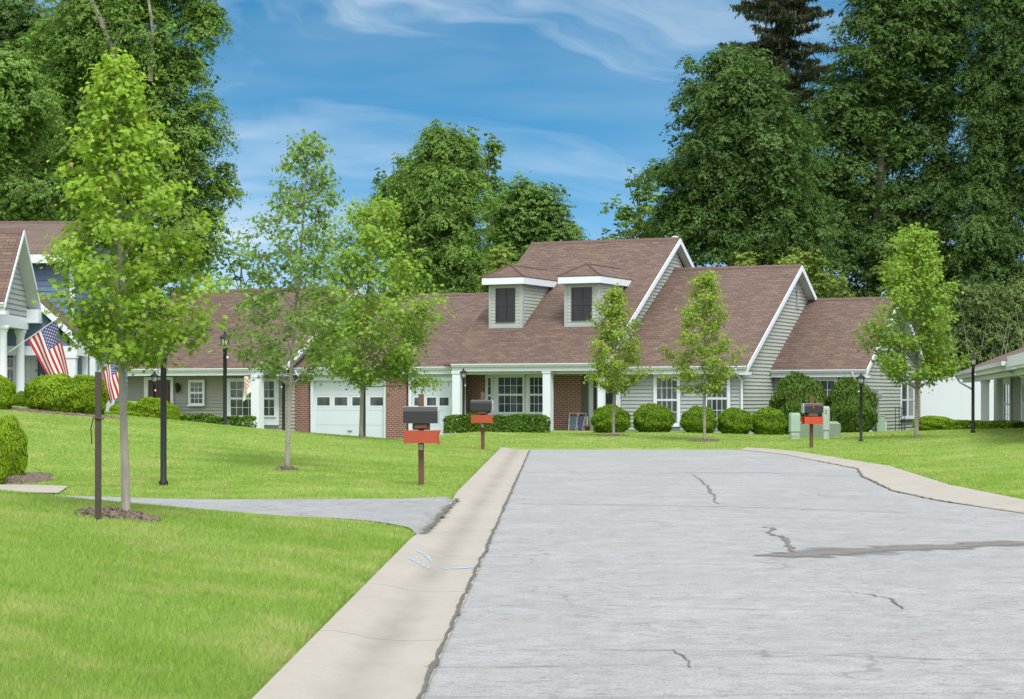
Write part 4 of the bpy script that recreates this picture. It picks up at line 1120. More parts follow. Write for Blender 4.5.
x0, x1 = rx_at(1006, INN), rx_at(1011.5, INN); Yq = 90 - x0 * .9856
window(rh, rmap(INN), x0, x1, PZ(424, Yq), PZ(384, Yq), 2, 2, .5)
x0, x1 = rx_at(1024.5, INN), rx_at(1032, INN)
window(rh, rmap(INN), x0, x1, PZ(426, 66), PZ(382, 66), 2, 2, .5)
downspout(rh, [(.4, -.09, zE2 - .15), (.5, .1, zE2 - .45), (2.5, .5, zE2 - .75)])
downspout(rh, [(rx_at(1008, -.1), -.09, zE2 - .1), (rx_at(1012, .2), .15, zE2 - .33), (rx_at(1026, .4), .45, zE2 - .55)])
# white gable of the near porch
xg = rx_at(1014.5, -.1)
k = MB(); k.box(xg, xg + 8, -.30, -.17, zE2 - .26, zE2 + .04); k.build('porch_fascia', 'white_paint', rh)

# ------------------------------------------------------------------ white fence
Xa, Ya, Xb, Yb = PX(896, 101), 101, PX(1030, 97), 97
fl = math.hypot(Xb - Xa, Yb - Ya); fr = empty('privacy_fence', (Xa, Ya, 0), math.atan2(Yb - Ya, Xb - Xa))
tag(fr, 'tall smooth white vinyl fence between the two grey houses', 'fence')
k = MB(); n = int(fl / 2.4)
for i in range(n):
    a, b = fl * i / n, fl * (i + 1) / n
    k.box(a, b - .004, -.02, .02, .42, 2.42)
k.build('fence_panel', 'fence_vinyl', fr)
k = MB(); k.box(0, fl, -.035, .035, 2.422, 2.54); k.box(0, fl, -.032, .032, .34, .418); k.build('fence_rail', 'fence_vinyl', fr)
for i in range(n + 1):
    k = MB(); x = fl * i / n; k.box(x - .06, x + .06, .04, .16, -.1, 2.50); k.box(x - .07, x + .07, .037, .17, 2.502, 2.53); k.build('fence_post', 'fence_vinyl', fr)
k = MB(); k.box(0, fl, .165, .19, -.1, .36); k.build('kick_board', 'wood_pale', fr)

# ------------------------------------------------------------------ lamp posts
def make_lamp():
    root = empty('lamp_post', (0, 0, 0))
    p = MB(); p.lathe([(.075, -.15), (.075, .06), (.05, .09), (.048, 1.98), (.06, 2.0), (.06, 2.05), (.03, 2.07)], 14); p.build('post', 'black_metal', root, True)
    l = MB(); l.lathe([(.05, 2.06), (.085, 2.09), (.085, 2.105)], 6)
    for k in range(6):
        a = k * math.pi / 3; l.tube([(.08 * math.cos(a), .08 * math.sin(a), 2.1), (.115 * math.cos(a), .115 * math.sin(a), 2.30)], .008, 4)
    l.lathe([(.15, 2.295), (.155, 2.31), (.09, 2.37), (.04, 2.40), (.03, 2.425), (.035, 2.44), (.008, 2.48)], 12)
    lan = l.build('lantern', 'black_metal', root)
    g = MB(); g.lathe([(.07, 2.107), (.10, 2.292)], 12); g.build('glass', 'lantern_glass', lan, True)
    c = MB(); c.lathe([(.03, 0), (.032, .04), (.02, .06)], 8, 0, (0, -.06, 1.78)); c.build('light_sensor', 'white_paint', root, True)
    return root
lamp0 = make_lamp(); first = True
for (px, Y, top, lab) in ((163.5, solveY(163.5, 485.5, 25, 45), 0, 'black lamp post on the lawn just behind the nearest young tree'),
                         (154.5, 68, 371, 'black lamp post in front of the dark red door'),
                         (225, solveY(225, 424, 45, 58), 331, 'black lamp post at the hedge beside the picture window with the hanging banner'),
                         (283.6, 66, 366, 'black lamp post right behind the slender sparse tree'),
                         (364.2, 64.0, 368, 'black lamp post hidden behind the tree trunk in front of the garage door'),
                         (463.5, 72.0, 368, 'black lamp post at the end of the box hedge beside the second garage'),
                         (861, solveY(861, 441.5, 50, 72), 373, 'black lamp post in front of the tall clipped bushes'),
                         (973, solveY(973, 433, 45, 72), 353, 'black lamp post before the white fence and the column of the bungalow')):
    o = lamp0 if first else copy_tree(lamp0); first = False
    X = PX(px, Y); o.location = (X, Y, tzf(X, Y)); o.rotation_euler = (0, 0, px * .37)
    k_ = (PZ(top, Y) - tzf(X, Y)) / 2.48 if top else 1.0; o.scale = (max(.9, k_), max(.9, k_), k_)
    tag(o, lab, 'lamp post', 'black lamp posts along the lawns')

# ------------------------------------------------------------------ mailboxes
def make_mailbox():
    root = empty('mailbox', (0, 0, 0))
    p = MB(); p.box(-.048, .048, .0, .095, -.3, 1.60); p.build('post', 'brown_wood', root, bevel=.006)
    b = MB(); b.box(-.14, .16, -.20, -.003, .975, 1.085); b.box(-.10, .12, -.24, -.203, 1.0, 1.08); b.build('bracket', 'brown_wood', root, bevel=.008)
    # box: extruded arch, opening toward +x
    m = MB(); W, Hh, L0, L1 = .14, .29, -.30, .30
    prof = [(-W, 0), (W, 0), (W, Hh * .72)] + [(W * math.cos(a), Hh * .72 + Hh * .28 * math.sin(a)) for a in np.linspace(.35, math.pi - .35, 8)] + [(-W, Hh * .72)]
    yc, zc = -.13, 1.088
    n = len(prof)
    for i in range(n):
        a, c = prof[i], prof[(i + 1) % n]
        m.face([(L0, yc + a[0], zc + a[1]), (L1, yc + a[0], zc + a[1]), (L1, yc + c[0], zc + c[1]), (L0, yc + c[0], zc + c[1])])
    for x in (L0, L1): m.face([(x, yc + a, zc + c) for a, c in prof])
    bx = m.build('box', 'mailbox_black', root)
    d = MB(); pr = [(a * 1.05, c * 1.03 - .004) for a, c in prof]
    for x0, x1 in ((L1 + .002, L1 + .022),):
        for i in range(n):
            a, c = pr[i], pr[(i + 1) % n]; d.face([(x0, yc + a[0], zc + a[1]), (x1, yc + a[0], zc + a[1]), (x1, yc + c[0], zc + c[1]), (x0, yc + c[0], zc + c[1])])
        for x in (x0, x1): d.face([(x, yc + a, zc + c) for a, c in pr])
    d.box(L1 + .023, L1 + .04, yc - .03, yc + .03, zc + .2, zc + .24)
    dd = d.build('door', 'mailbox_rim', bx)
    rim = MB(); rim.box(L0 + .01, L1 - .002, yc - .06, yc + .06, zc + Hh - .005, zc + Hh + .006); rim.build('top_strip', 'mailbox_rim', bx)
    # newspaper box: open orange box with flared mouth at +x
    o = MB(); a, b_, z0, z1 = -.29, .29, .745, .965; y0, y1 = -.24, -.008; t = .008
    o.box(a, b_, y0, y0 + t, z0, z1); o.box(a, b_, y1 - t, y1, z0, z1); o.box(a, b_, y0 + t, y1 - t, z0, z0 + t); o.box(a, b_, y0 + t, y1 - t, z1 - t, z1); o.box(a, a + t, y0 + t, y1 - t, z0 + t, z1 - t)
    for (zz, sg) in ((z1, 1), (z0, -1)): o.hexa([(x, y, z) for z in ((zz - t, zz) if sg > 0 else (zz, zz + t)) for y in (y0, y1) for x in (b_ + .001, b_ + .06)])
    o.face([(b_, y0 - .001, z0), (b_ + .05, y0 - .02, z0 - .03), (b_ + .03, y0 - .02, (z0 + z1) / 2), (b_ + .07, y0 - .02, z1 + .01), (b_, y0 - .001, z1)])
    o.build('newspaper_box', 'orange_plastic', root)
    pl = MB(); pl.box(-.036, .036, -.006, -.002, .62, .72); pl.build('number_plate', 'plate_pale', root)
    num = MB()
    for x, segs in ((-.017, 'abged'), (.017, 'abcdef')):
        S = {'a': (-.01, .01, .704, .709), 'd': (-.01, .01, .632, .637), 'g': (-.01, .01, .668, .673), 'b': (.007, .012, .67, .709), 'c': (.007, .012, .632, .67), 'f': (-.012, -.007, .67, .709), 'e': (-.012, -.007, .632, .67)}
        for q in segs: a0, a1, c0, c1 = S[q]; num.box(x + a0, x + a1, -.0085, -.0065, c0, c1)
    return root, bx
mail0, bx0 = make_mailbox(); first = True
fl_ = MB(); fl_.box(-.16, -.02, -.282, -.276, 1.32, 1.345); fl_.box(-.05, -.02, -.2815, -.2765, 1.25, 1.3195); 
for (px, Y, rz, sc, lab) in ((421, solveY(421, 485.5, 25, 45), 0.0, .94, 'black mailbox over an orange newspaper box on a brown post, closest to the camera'),
                             (482.5, solveY(482.5, 449.5, 45, 66), -.12, .97, 'black mailbox over an orange newspaper box in front of the clipped box hedge'),
                             (811, solveY(811, 448, 45, 68), math.pi + .1, .90, 'black mailbox with a small red flag over an orange box, before the utility boxes')):
    o = mail0 if first else copy_tree(mail0); first = False
    X = PX(px, Y); o.location = (X, Y, tzf(X, Y)); o.rotation_euler = (0, 0, rz); o.scale = (sc, sc, sc)
    tag(o, lab, 'mailbox', 'mailboxes along the road')
    if px > 800:
        for c in children(o):
            if c.name.startswith(('box', 'newspaper', 'bracket')): c.location.y += .34 - .095 + .1   # the boxes face the road side of the post
            if c.name.startswith('newspaper'):
                me = c.data.copy(); me.materials[0] = M('red_plastic'); c.data = me
            if c.name.startswith('box'):
                f = MB(); f.box(-.16, .0, .02, .026, 1.32, 1.345); f.box(.0, .03, .02, .027, 1.22, 1.345); f.build('signal_flag', 'red_plastic', c)

# ------------------------------------------------------------------ utility boxes
def ground_at(px, Y): X = PX(px, Y); return (X, Y, tzf(X, Y))
def pedestal(px, Y, w, h, mat, label, band):
    root = empty('utility_pedestal', ground_at(px, Y), .1)
    b = MB(); b.box(-w / 2, w / 2, -w / 2, w / 2, -.1, h * .26); b.build('base', mat, root, bevel=.02)
    t = MB(); t.box(-w / 2 - .02, w / 2 + .02, -w / 2 - .02, w / 2 + .02, h * .262, h * .97); t.build('cover', mat, root, bevel=.025)
    c = MB(); c.box(-w / 2, w / 2, -w / 2, w / 2, h * .971, h); c.build('cap', mat, root, bevel=.02)
    s = MB()
    for q in band: s.box(q[0], q[1], -w / 2 - .027, -w / 2 - .022, q[2], q[3])
    s.build('sticker', 'plate_pale' if mat == 'utility_green' else 'banner_red', root)
    tag(root, label, 'utility box', 'utility boxes on the lawn')
pedestal(794.5, 64.0, .28, .84, 'utility_green', 'short mint green utility pedestal at the left of the group', [(-.12, -.05, .10, .18), (.0, .07, .10, .18)])
pedestal(826, 62.5, .17, 1.04, 'utility_pale', 'slim pale green utility post standing taller than its neighbours', [(-.06, .0, .80, .84), (-.06, .0, .88, .92)])
tr = empty('transformer', ground_at(817.5, 66.0), .05)
b = MB(); b.box(-.70, .70, -.45, .45, -.1, .10); b.build('base', 'transformer_green', tr, bevel=.01)
b = MB(); w_ = .68
b.hexa([(x, y, z) for z, ins in ((.102, 0), (.42, 0)) for y in (-.44, .44) for x in (-w_ + ins, w_ - ins)]); b.hexa([(x * (w_ - i), y * (.44 - i), z) for z, i in ((.421, .004), (.50, .10)) for y in (-1, 1) for x in (-1, 1)])
b.build('cabinet', 'transformer_green', tr)
b = MB(); b.box(-.02, .0, -.452, -.441, .12, .41); b.box(.12, .16, -.46, -.441, .22, .3); b.build('door', 'transformer_green', tr)
tag(tr, 'low broad grey green transformer cabinet behind the red flagged mailbox', 'utility box', 'utility boxes on the lawn')
X, Y, z = H.W(uE - .3 + .3, H.V(880.5, uE), 0)
cb = empty('utility_cabinet', (X, Y, tzf(X, Y)), -TH); c = MB(); c.box(-.1, .15, -.16, .16, -.1, .62); c.build('cabinet', 'utility_green', cb, bevel=.02); c = MB(); c.box(-.11, .16, -.17, .17, .622, .66); c.build('lid', 'utility_pale', cb)
tag(cb, 'small green utility cabinet against the grey siding of the low wing', 'utility box', 'utility boxes on the lawn')

# wrought iron plant stand by the wall
X, Y, z = H.W(uE + .25, H.V(899, uE + .2), 0); ps = empty('plant_stand', (X, Y, tzf(X, Y)), -TH + R(90))
k = MB(); 
for x in (-.3, .3):
    for y in (-.12, .12): k.tube([(x, y, -.05), (x, y, .95)], .013, 5)
k.build('frame', 'black_metal', ps)
for zz in (.25, .6, .93):
    s = MB()
    for j in range(5): s.tube([(-.3, -.12 + .06 * j, zz), (.3, -.12 + .06 * j, zz)], .007, 4)
    s.tube([(-.3, -.12, zz), (-.3, .12, zz)], .009, 4); s.tube([(.3, -.12, zz), (.3, .12, zz)], .009, 4); s.build('shelf', 'black_metal', ps)
for cx_, cz_, r_ in ((-.13, .43, .14), (.13, .43, .14), (0, .76, .13), (-.15, .12, .1), (.15, .12, .1)):
    s = MB(); s.tube([(cx_ + r_ * math.cos(a) * (1 - .05 * i), -.125, cz_ + r_ * math.sin(a) * (1 - .05 * i)) for i, a in enumerate(np.linspace(0, 8, 18))], .009, 4); s.build('scroll', 'black_metal', ps)
s = MB(); s.tube([(-.3, -.12, .95), (-.42, -.12, 1.05)], .01, 4); s.build('hook', 'black_metal', ps)
tag(ps, 'black wrought iron plant stand with scrolls against the grey siding', 'plant stand')

# folded lawn chairs
def folding_chair(px, mat, label, tilt):
    v = -.42; u_ = H.U(px, v); X, Y, z = H.W(u_, v, 0); z = fz(432.5, px, v)
    root = empty('lawn_chair', (X, Y, z), -TH + tilt); root.scale = (.78, .78, .80)
    f = MB()
    for x in (-.23, .23):
        f.tube([(x, -.02, 0), (x * 1.0, .22, .92)], .016, 6); f.tube([(x * .8, -.12, 0), (x * .8, .16, .75)], .014, 6); f.tube([(x, .1, .45), (x, .0, .62), (x, .16, .7)], .014, 6)
    f.tube([(-.23, .22, .92), (.23, .22, .92)], .016, 6); f.tube([(-.23, -.02, .01), (.23, -.02, .01)], .014, 6); f.tube([(-.184, -.12, .01), (.184, -.12, .01)], .014, 6)
    f.build('frame', 'gutter_white', root)
    s = MB()
    s.hexa([(x, y + (.09 if zz == .78 else -.0), zz) for zz in (.14, .78) for y in (.04, .055) for x in (-.17, .17)])
    s.build('seat_fabric', mat, root)
    tag(root, label, 'lawn chair', 'folded lawn chairs by the brick wall')
folding_chair(572.8, 'chair_blue', 'folded lawn chair with blue fabric leaning on the brick wall', .1)
folding_chair(579.8, 'chair_purple', 'folded lawn chair with purple fabric leaning on the brick wall', -.1)
v = -.3; X, Y, z = H.W(H.U(586.8, v), v, 0); pot = empty('plant_pot', (X, Y, fz(433, 587, v)))
k = MB(); k.lathe([(.09, 0), (.13, .24), (.145, .24), (.145, .29), (.12, .29), (.11, .22)], 14); k.build('pot', 'terracotta', pot, True)
k = MB(); k.tube([(0, 0, .2), (.02, 0, .55), (.0, 0, .62)], [.03, .03, .06], 7); k.build('stem', 'flag_white', pot)
tag(pot, 'small terracotta pot beside the purple lawn chair at the door', 'plant pot')

# ------------------------------------------------------------------ flags
def star_pts(n=5, r=1.0): return [(r * (1 if k % 2 == 0 else .4) * math.sin(k * math.pi / n), r * (1 if k % 2 == 0 else .4) * math.cos(k * math.pi / n)) for k in range(2 * n)]
def us_flag(name, base, tip, hoist0, fly_dir, fly_len, wave, label, fold=0.0, stars=True):
    """pole from base to tip; the hoist edge runs from hoist0 (fraction along the pole) to the tip; cloth falls along fly_dir"""
    base, tip = Vector(base), Vector(tip); root = empty(name, base)
    p = MB(); p.tube([(0, 0, 0), tuple(tip - base)], .013, 8); 
    p.lathe([(.0, 0), (.024, .01), (.026, .03), (.0, .055)], 8, 0, tuple(tip - base)); p.build('pole', 'white_paint', root)
    h0 = (tip - base) * hoist0; h1 = (tip - base) * .985; fd = Vector(fly_dir).normalized() * fly_len
    nrm = (h1 - h0).cross(fd).normalized()
    def S(a, b):   # a along hoist (0 = low end), b along fly
        q = h0 + (h1 - h0) * (a * (1 - fold * b) + fold * b * .35) + fd * b
        return q + nrm * (wave * math.sin(a * 9.5 + b * 2.0) * (.25 + .9 * b) + .02 * math.sin(b * 7 + a * 3)) 
    mb = MB(); na, nb = 13, 20; sub = 2
    for i in range(na * sub):
        for j in range(nb):
            a0, a1 = i / (na * sub), (i + 1) / (na * sub); b0, b1 = j / nb, (j + 1) / nb
            stripe = i // sub
            m = 0 if stripe % 2 == 0 else 1
            if stripe >= 6 and b1 <= .4001: m = 2
            mb.face([S(a0, b0), S(a1, b0), S(a1, b1), S(a0, b1)], m)
    cl = mb.build('cloth', ['flag_red', 'flag_white', 'flag_blue'], root, True)
    if stars:
        st = MB(); ca0 = 6 / 13
        for r_ in range(9):
            for c_ in range(6 if r_ % 2 == 0 else 5):
                b = .4 * ((c_ * 2 + (1 if r_ % 2 == 0 else 2)) / 12); a = ca0 + (1 - ca0) * (r_ + 1) / 10
                for sg in (-1, 1):
                    pts = []
                    for (x, y) in star_pts():
                        pts.append(tuple(S(min(1, max(0, a + y * .024)), max(0, b + x * .016)) + nrm * .006 * sg))
                    st.face(pts)
        st.build('stars', 'flag_white', cl)
    tag(root, label, 'flag', 'flags hanging from the porches')
    return root
Yf = 56.5
us_flag('national_flag', (PX(9, Yf), Yf, PZ(352, Yf)), (PX(57.5, Yf - .3), Yf - .3, PZ(318.5, Yf - .3)), .37, (.42, .05, -1), 1.52, .075, 'large red white and blue striped flag on the columned porch of the blue house', .42)
Yf = 52.5
us_flag('national_flag', (PX(98.5, Yf), Yf, PZ(372, Yf)), (PX(119, Yf - .3), Yf - .3, PZ(353.5, Yf - .3)), .16, (.2, .03, -1), .95, .05, 'smaller striped flag hanging behind the brown metal stake', .0)
# white house banner
v = Av - .33; X, Y, z = H.W(H.U(252, v), v, 0)
bn = empty('banner', (X, Y, fz(377, 252, v)), -TH)
k = MB()
def BS(a, b): return (-.05 - .36 * a + .12 * b * (1 - a), .07 * math.sin(a * 7 + b * 2) - .05 * b, .04 - .18 * (1 - a) * 0 - b * (.55 + .45 * a) - .02 * a)
for i in range(10):
    for j in range(10):
        k.face([BS(i / 10, j / 10), BS((i + 1) / 10, j / 10), BS((i + 1) / 10, (j + 1) / 10), BS(i / 10, (j + 1) / 10)], 1 if (3 <= i <= 5 and 1 <= j <= 6 and (i + j) % 2 == 0) else 0)
k.build('cloth', ['banner_cloth', 'banner_red'], bn, True)
k = MB(); k.tube([(-.45, 0, .05), (.2, 0, .05)], .012, 6); k.build('pole', 'black_metal', bn)
tag(bn, 'cream banner with faint red marks hanging before the picture window', 'flag', 'flags hanging from the porches')

# ------------------------------------------------------------------ stake by the nearest tree
Yt = solveY(98, 522, 12, 30); X = PX(98, Yt); zt_ = tzf(X, Yt)
st = empty('metal_stake', (X, Yt, zt_)); hgt = PZ(372, Yt) - zt_
k = MB(); k.box(-.027, .027, -.008, .0, -.3, hgt); k.box(-.027, -.02, .0005, .025, -.3, hgt); k.box(.02, .027, .0005, .025, -.3, hgt); k.build('post', 'stake_brown', st)
k = MB(); k.tube([(-.03, -.02, hgt - .42), (.04, -.02, hgt - .43), (.045, .03, hgt - .43), (-.04, .035, hgt - .42), (-.04, -.02, hgt - .425)], .008, 5)
k.tube([(-.04, -.02, hgt - .43), (-.06, -.03, hgt - .52), (-.05, -.03, hgt - .62), (-.055, -.02, hgt - .66)], .006, 5); k.build('tie', 'stake_brown', st)
tag(st, 'dark brown metal stake with a wire tie standing in the mulch', 'stake')

# ------------------------------------------------------------------ clipped shrubs
def blob_shrub(name, mat, n, leaf, seed, boxy=0.0, rough=.05, top_open=False):
    """unit shrub: radius 1 in x and y, height 1, base at z = 0"""
    rng = np.random.default_rng(seed)
    d = unit(rng.normal(size=(n, 3)))
    if boxy:
        e = np.sign(d) * np.abs(d) ** (1 - boxy); e = e / np.max(np.abs(e), axis=1, keepdims=True) ** .75; d2 = e
    else: d2 = d
    ph = rng.uniform(0, 6.28, 6)
    bump = 1 + rough * (np.sin(d[:, 0] * 5 + ph[0]) * np.sin(d[:, 1] * 6 + ph[1]) + np.sin(d[:, 2] * 9 + ph[2] + d[:, 0] * 4) * .8 + np.sin(d[:, 1] * 15 + ph[3]) * np.sin(d[:, 2] * 14 + ph[4]) * .5)
    r = bump * (1 - np.abs(rng.normal(0, .06, n)))
    r *= np.where(rng.random(n) < .04, 1.05, 1)
    P = d2 * r[:, None]
    P[:, 2] = P[:, 2] * .56 + .46
    keep = P[:, 2] > .0
    P, d = P[keep], d[keep]
    N = d * .7 + rng.normal(size=d.shape) * .55 + np.array([0, 0, .35])
    tint = np.clip(.5 + .35 * np.sin(P[:, 0] * 4 + ph[5]) * np.sin(P[:, 2] * 6) + rng.normal(0, .2, len(P)), 0, 1)
    V = leaves(P, N, leaf * rng.uniform(.7, 1.3, len(P)), RHOMB * np.array([1.25, 1]), rng)
    return V, tint
PROTO = {}
def proto_shrub(key, mat, n, leaf, seed, boxy=0.0, rough=.05):
    V, tint = blob_shrub(key, mat, n, leaf, seed, boxy, rough)
    rng = np.random.default_rng(seed + 100)
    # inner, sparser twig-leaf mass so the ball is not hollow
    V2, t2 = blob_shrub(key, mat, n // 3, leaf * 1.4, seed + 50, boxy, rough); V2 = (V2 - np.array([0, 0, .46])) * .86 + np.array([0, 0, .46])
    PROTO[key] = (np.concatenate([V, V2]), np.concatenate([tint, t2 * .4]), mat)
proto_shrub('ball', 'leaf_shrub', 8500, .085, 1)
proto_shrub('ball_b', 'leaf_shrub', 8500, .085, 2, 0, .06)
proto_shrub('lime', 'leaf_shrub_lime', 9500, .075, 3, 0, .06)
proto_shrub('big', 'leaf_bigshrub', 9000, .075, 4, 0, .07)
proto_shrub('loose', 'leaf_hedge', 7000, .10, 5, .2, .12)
USED = {}
def shrub(key, px, ytop, ybase, wpx, Y, label, group, name='shrub', ysc=1.0, rz=None):
    X = PX(px, Y); z0 = tzf(X, Y) - .03; h = PZ(ytop, Y) - z0; w = wpx / F * Y / 2
    if key not in USED:
        V, t, mat = PROTO[key]; o = np_mesh(name, V, 4, mat, None, t); USED[key] = o
    else:
        o = USED[key].copy(); COL.objects.link(o)
    o.name = name
    o.location = (X, Y, z0); o.scale = (w * .98, w * .98 * ysc, h / 1.0); o.rotation_euler = (0, 0, px * 1.7 if rz is None else rz)
    tag(o, label, 'shrub', group)
    return o
g = 'clipped round shrubs along the long house'
shrub('ball', 611, 406, 433, 39, 71.0, 'clipped round shrub beside the white porch column, behind a young tree', g)
shrub('ball_b', 653.5, 404.5, 433, 41, 71.3, 'clipped round shrub under the window, between the two small trees', g)
shrub('ball', 699, 407.5, 433, 37, 71.0, 'clipped round shrub right behind the small tree with the pointed crown', g)
shrub('ball_b', 735, 408.5, 433, 35, 71.4, 'clipped round shrub below the downspout at the wall corner', g)
shrub('ball', 768, 408.5, 433, 37, 71.6, 'clipped round shrub at the house corner next to the tall bushes', g)
shrub('big', 799.5, 375.5, 433, 55, 73.2, 'tall rounded bush behind the mint green pedestal', 'tall bushes before the low wing')
shrub('big', 851, 380.5, 437, 52, 73.0, 'tall rounded bush behind the lamp post at the low wing', 'tall bushes before the low wing')
g = 'bushes by the blue house'
shrub('lime', 54, 374.5, 412, 60, 51.5, 'large rounded bright bush below the large flag', g)
shrub('lime', 86, 375.5, 412, 44, 53.0, 'rounded bright bush behind the brown stake', g)
shrub('lime', -4, 375.5, 412, 40, 50.5, 'rounded bright bush cut off by the picture edge before the porch column', g)
shrub('ball', 23, 392, 406, 22, 54.5, 'low dark bush between the two bigger bright bushes', g)
shrub('lime', 6, 417, 478, 43, 33.0, 'round bush in the mulch beside the driveway, partly behind another', g)
shrub('lime', -9, 433, 482, 36, 31.9, 'bright round bush closest to the camera, cut off by the picture edge', g)
shrub('lime', 152, 397.5, 420, 44, 57, 'rounded bright bush in front of the dark red door', g)
shrub('lime', 124, 402, 418, 30, 57.5, 'rounded bright bush behind the trunk of the nearest tree', g)
shrub('lime', 171, 405, 421, 19, 56.6, 'small bright bush beside the lamp post on the lawn', g)
shrub('lime', 121, 411, 418, 38, 55.5, 'low spreading bright bush at the crest of the lawn', g)
shrub('lime', 934, 416, 433, 43, 69, 'rounded shrub before the white fence', 'low shrubs by the white fence', ysc=.7, rz=0)

def hedge(px0, px1, ytop, Y0, Y1, depth, mat, label, group, seed, n=9000, leaf=.085):
    rng = np.random.default_rng(seed)
    X0, X1 = PX(px0, Y0), PX(px1, Y1); L = math.hypot(X1 - X0, Y1 - Y0); h = PZ(ytop, (Y0 + Y1) / 2) - tzf((X0 + X1) / 2, (Y0 + Y1) / 2)
    a = rng.random(n) * L; which = rng.random(n); b = np.empty(n); z = np.empty(n); N = np.zeros((n, 3))
    tot = h * 2 + depth; t1 = h / tot
    fm = which < t1; bm2 = which > 1 - t1 * .6; tm = ~(fm | bm2)
    b[fm] = -depth / 2; z[fm] = rng.random(fm.sum()) * h; N[fm] = (0, -1, .3)
    b[bm2] = depth / 2; z[bm2] = rng.random(bm2.sum()) * h; N[bm2] = (0, 1, .3)
    b[tm] = (rng.random(tm.sum()) - .5) * depth; z[tm] = h; N[tm] = (0, 0, 1)
    ends = rng.random(n) < .05; a[ends] = np.where(rng.random(ends.sum()) < .5, 0, L); b[ends] = (rng.random(ends.sum()) - .5) * depth; z[ends] = rng.random(ends.sum()) * h
    edge = np.minimum(a, L - a); z = z - .12 * h * np.exp(-edge / .12)
    w1 = .05 * np.sin(a * 3.1 + seed) + .04 * np.sin(a * 7.3) + rng.normal(0, .03, n)
    P = np.stack([a, b * (1 + w1 * .8) + rng.normal(0, .03, n), np.maximum(0, z * (1 + w1))], 1)
    V = leaves(P, N + rng.normal(size=(n, 3)) * .55, leaf * rng.uniform(.7, 1.3, n), RHOMB * np.array([1.25, 1]), rng)
    tint = np.clip(.5 + .3 * np.sin(a * 5) + rng.normal(0, .22, n), 0, 1)
    o = np_mesh('hedge', V, 4, mat, None, tint)
    o.location = (X0, Y0, tzf((X0 + X1) / 2, (Y0 + Y1) / 2) - .02); o.rotation_euler = (0, 0, math.atan2(Y1 - Y0, X1 - X0))
    tag(o, label, 'hedge', group)
hedge(448, 546, 415.5, 72.6, 71.2, .8, 'leaf_hedge', 'clipped box hedge below the bay window, behind the far mailbox', 'low hedges', 11)
hedge(180, 252, 417, 67, 66, .6, 'leaf_hedge', 'low dark hedge under the picture window with the banner', 'low hedges', 12, 5000)
hedge(950, 1018, 421, 68, 66, .7, 'leaf_shrub', 'low bright hedge in front of the bungalow column', 'low hedges', 13, 5000)

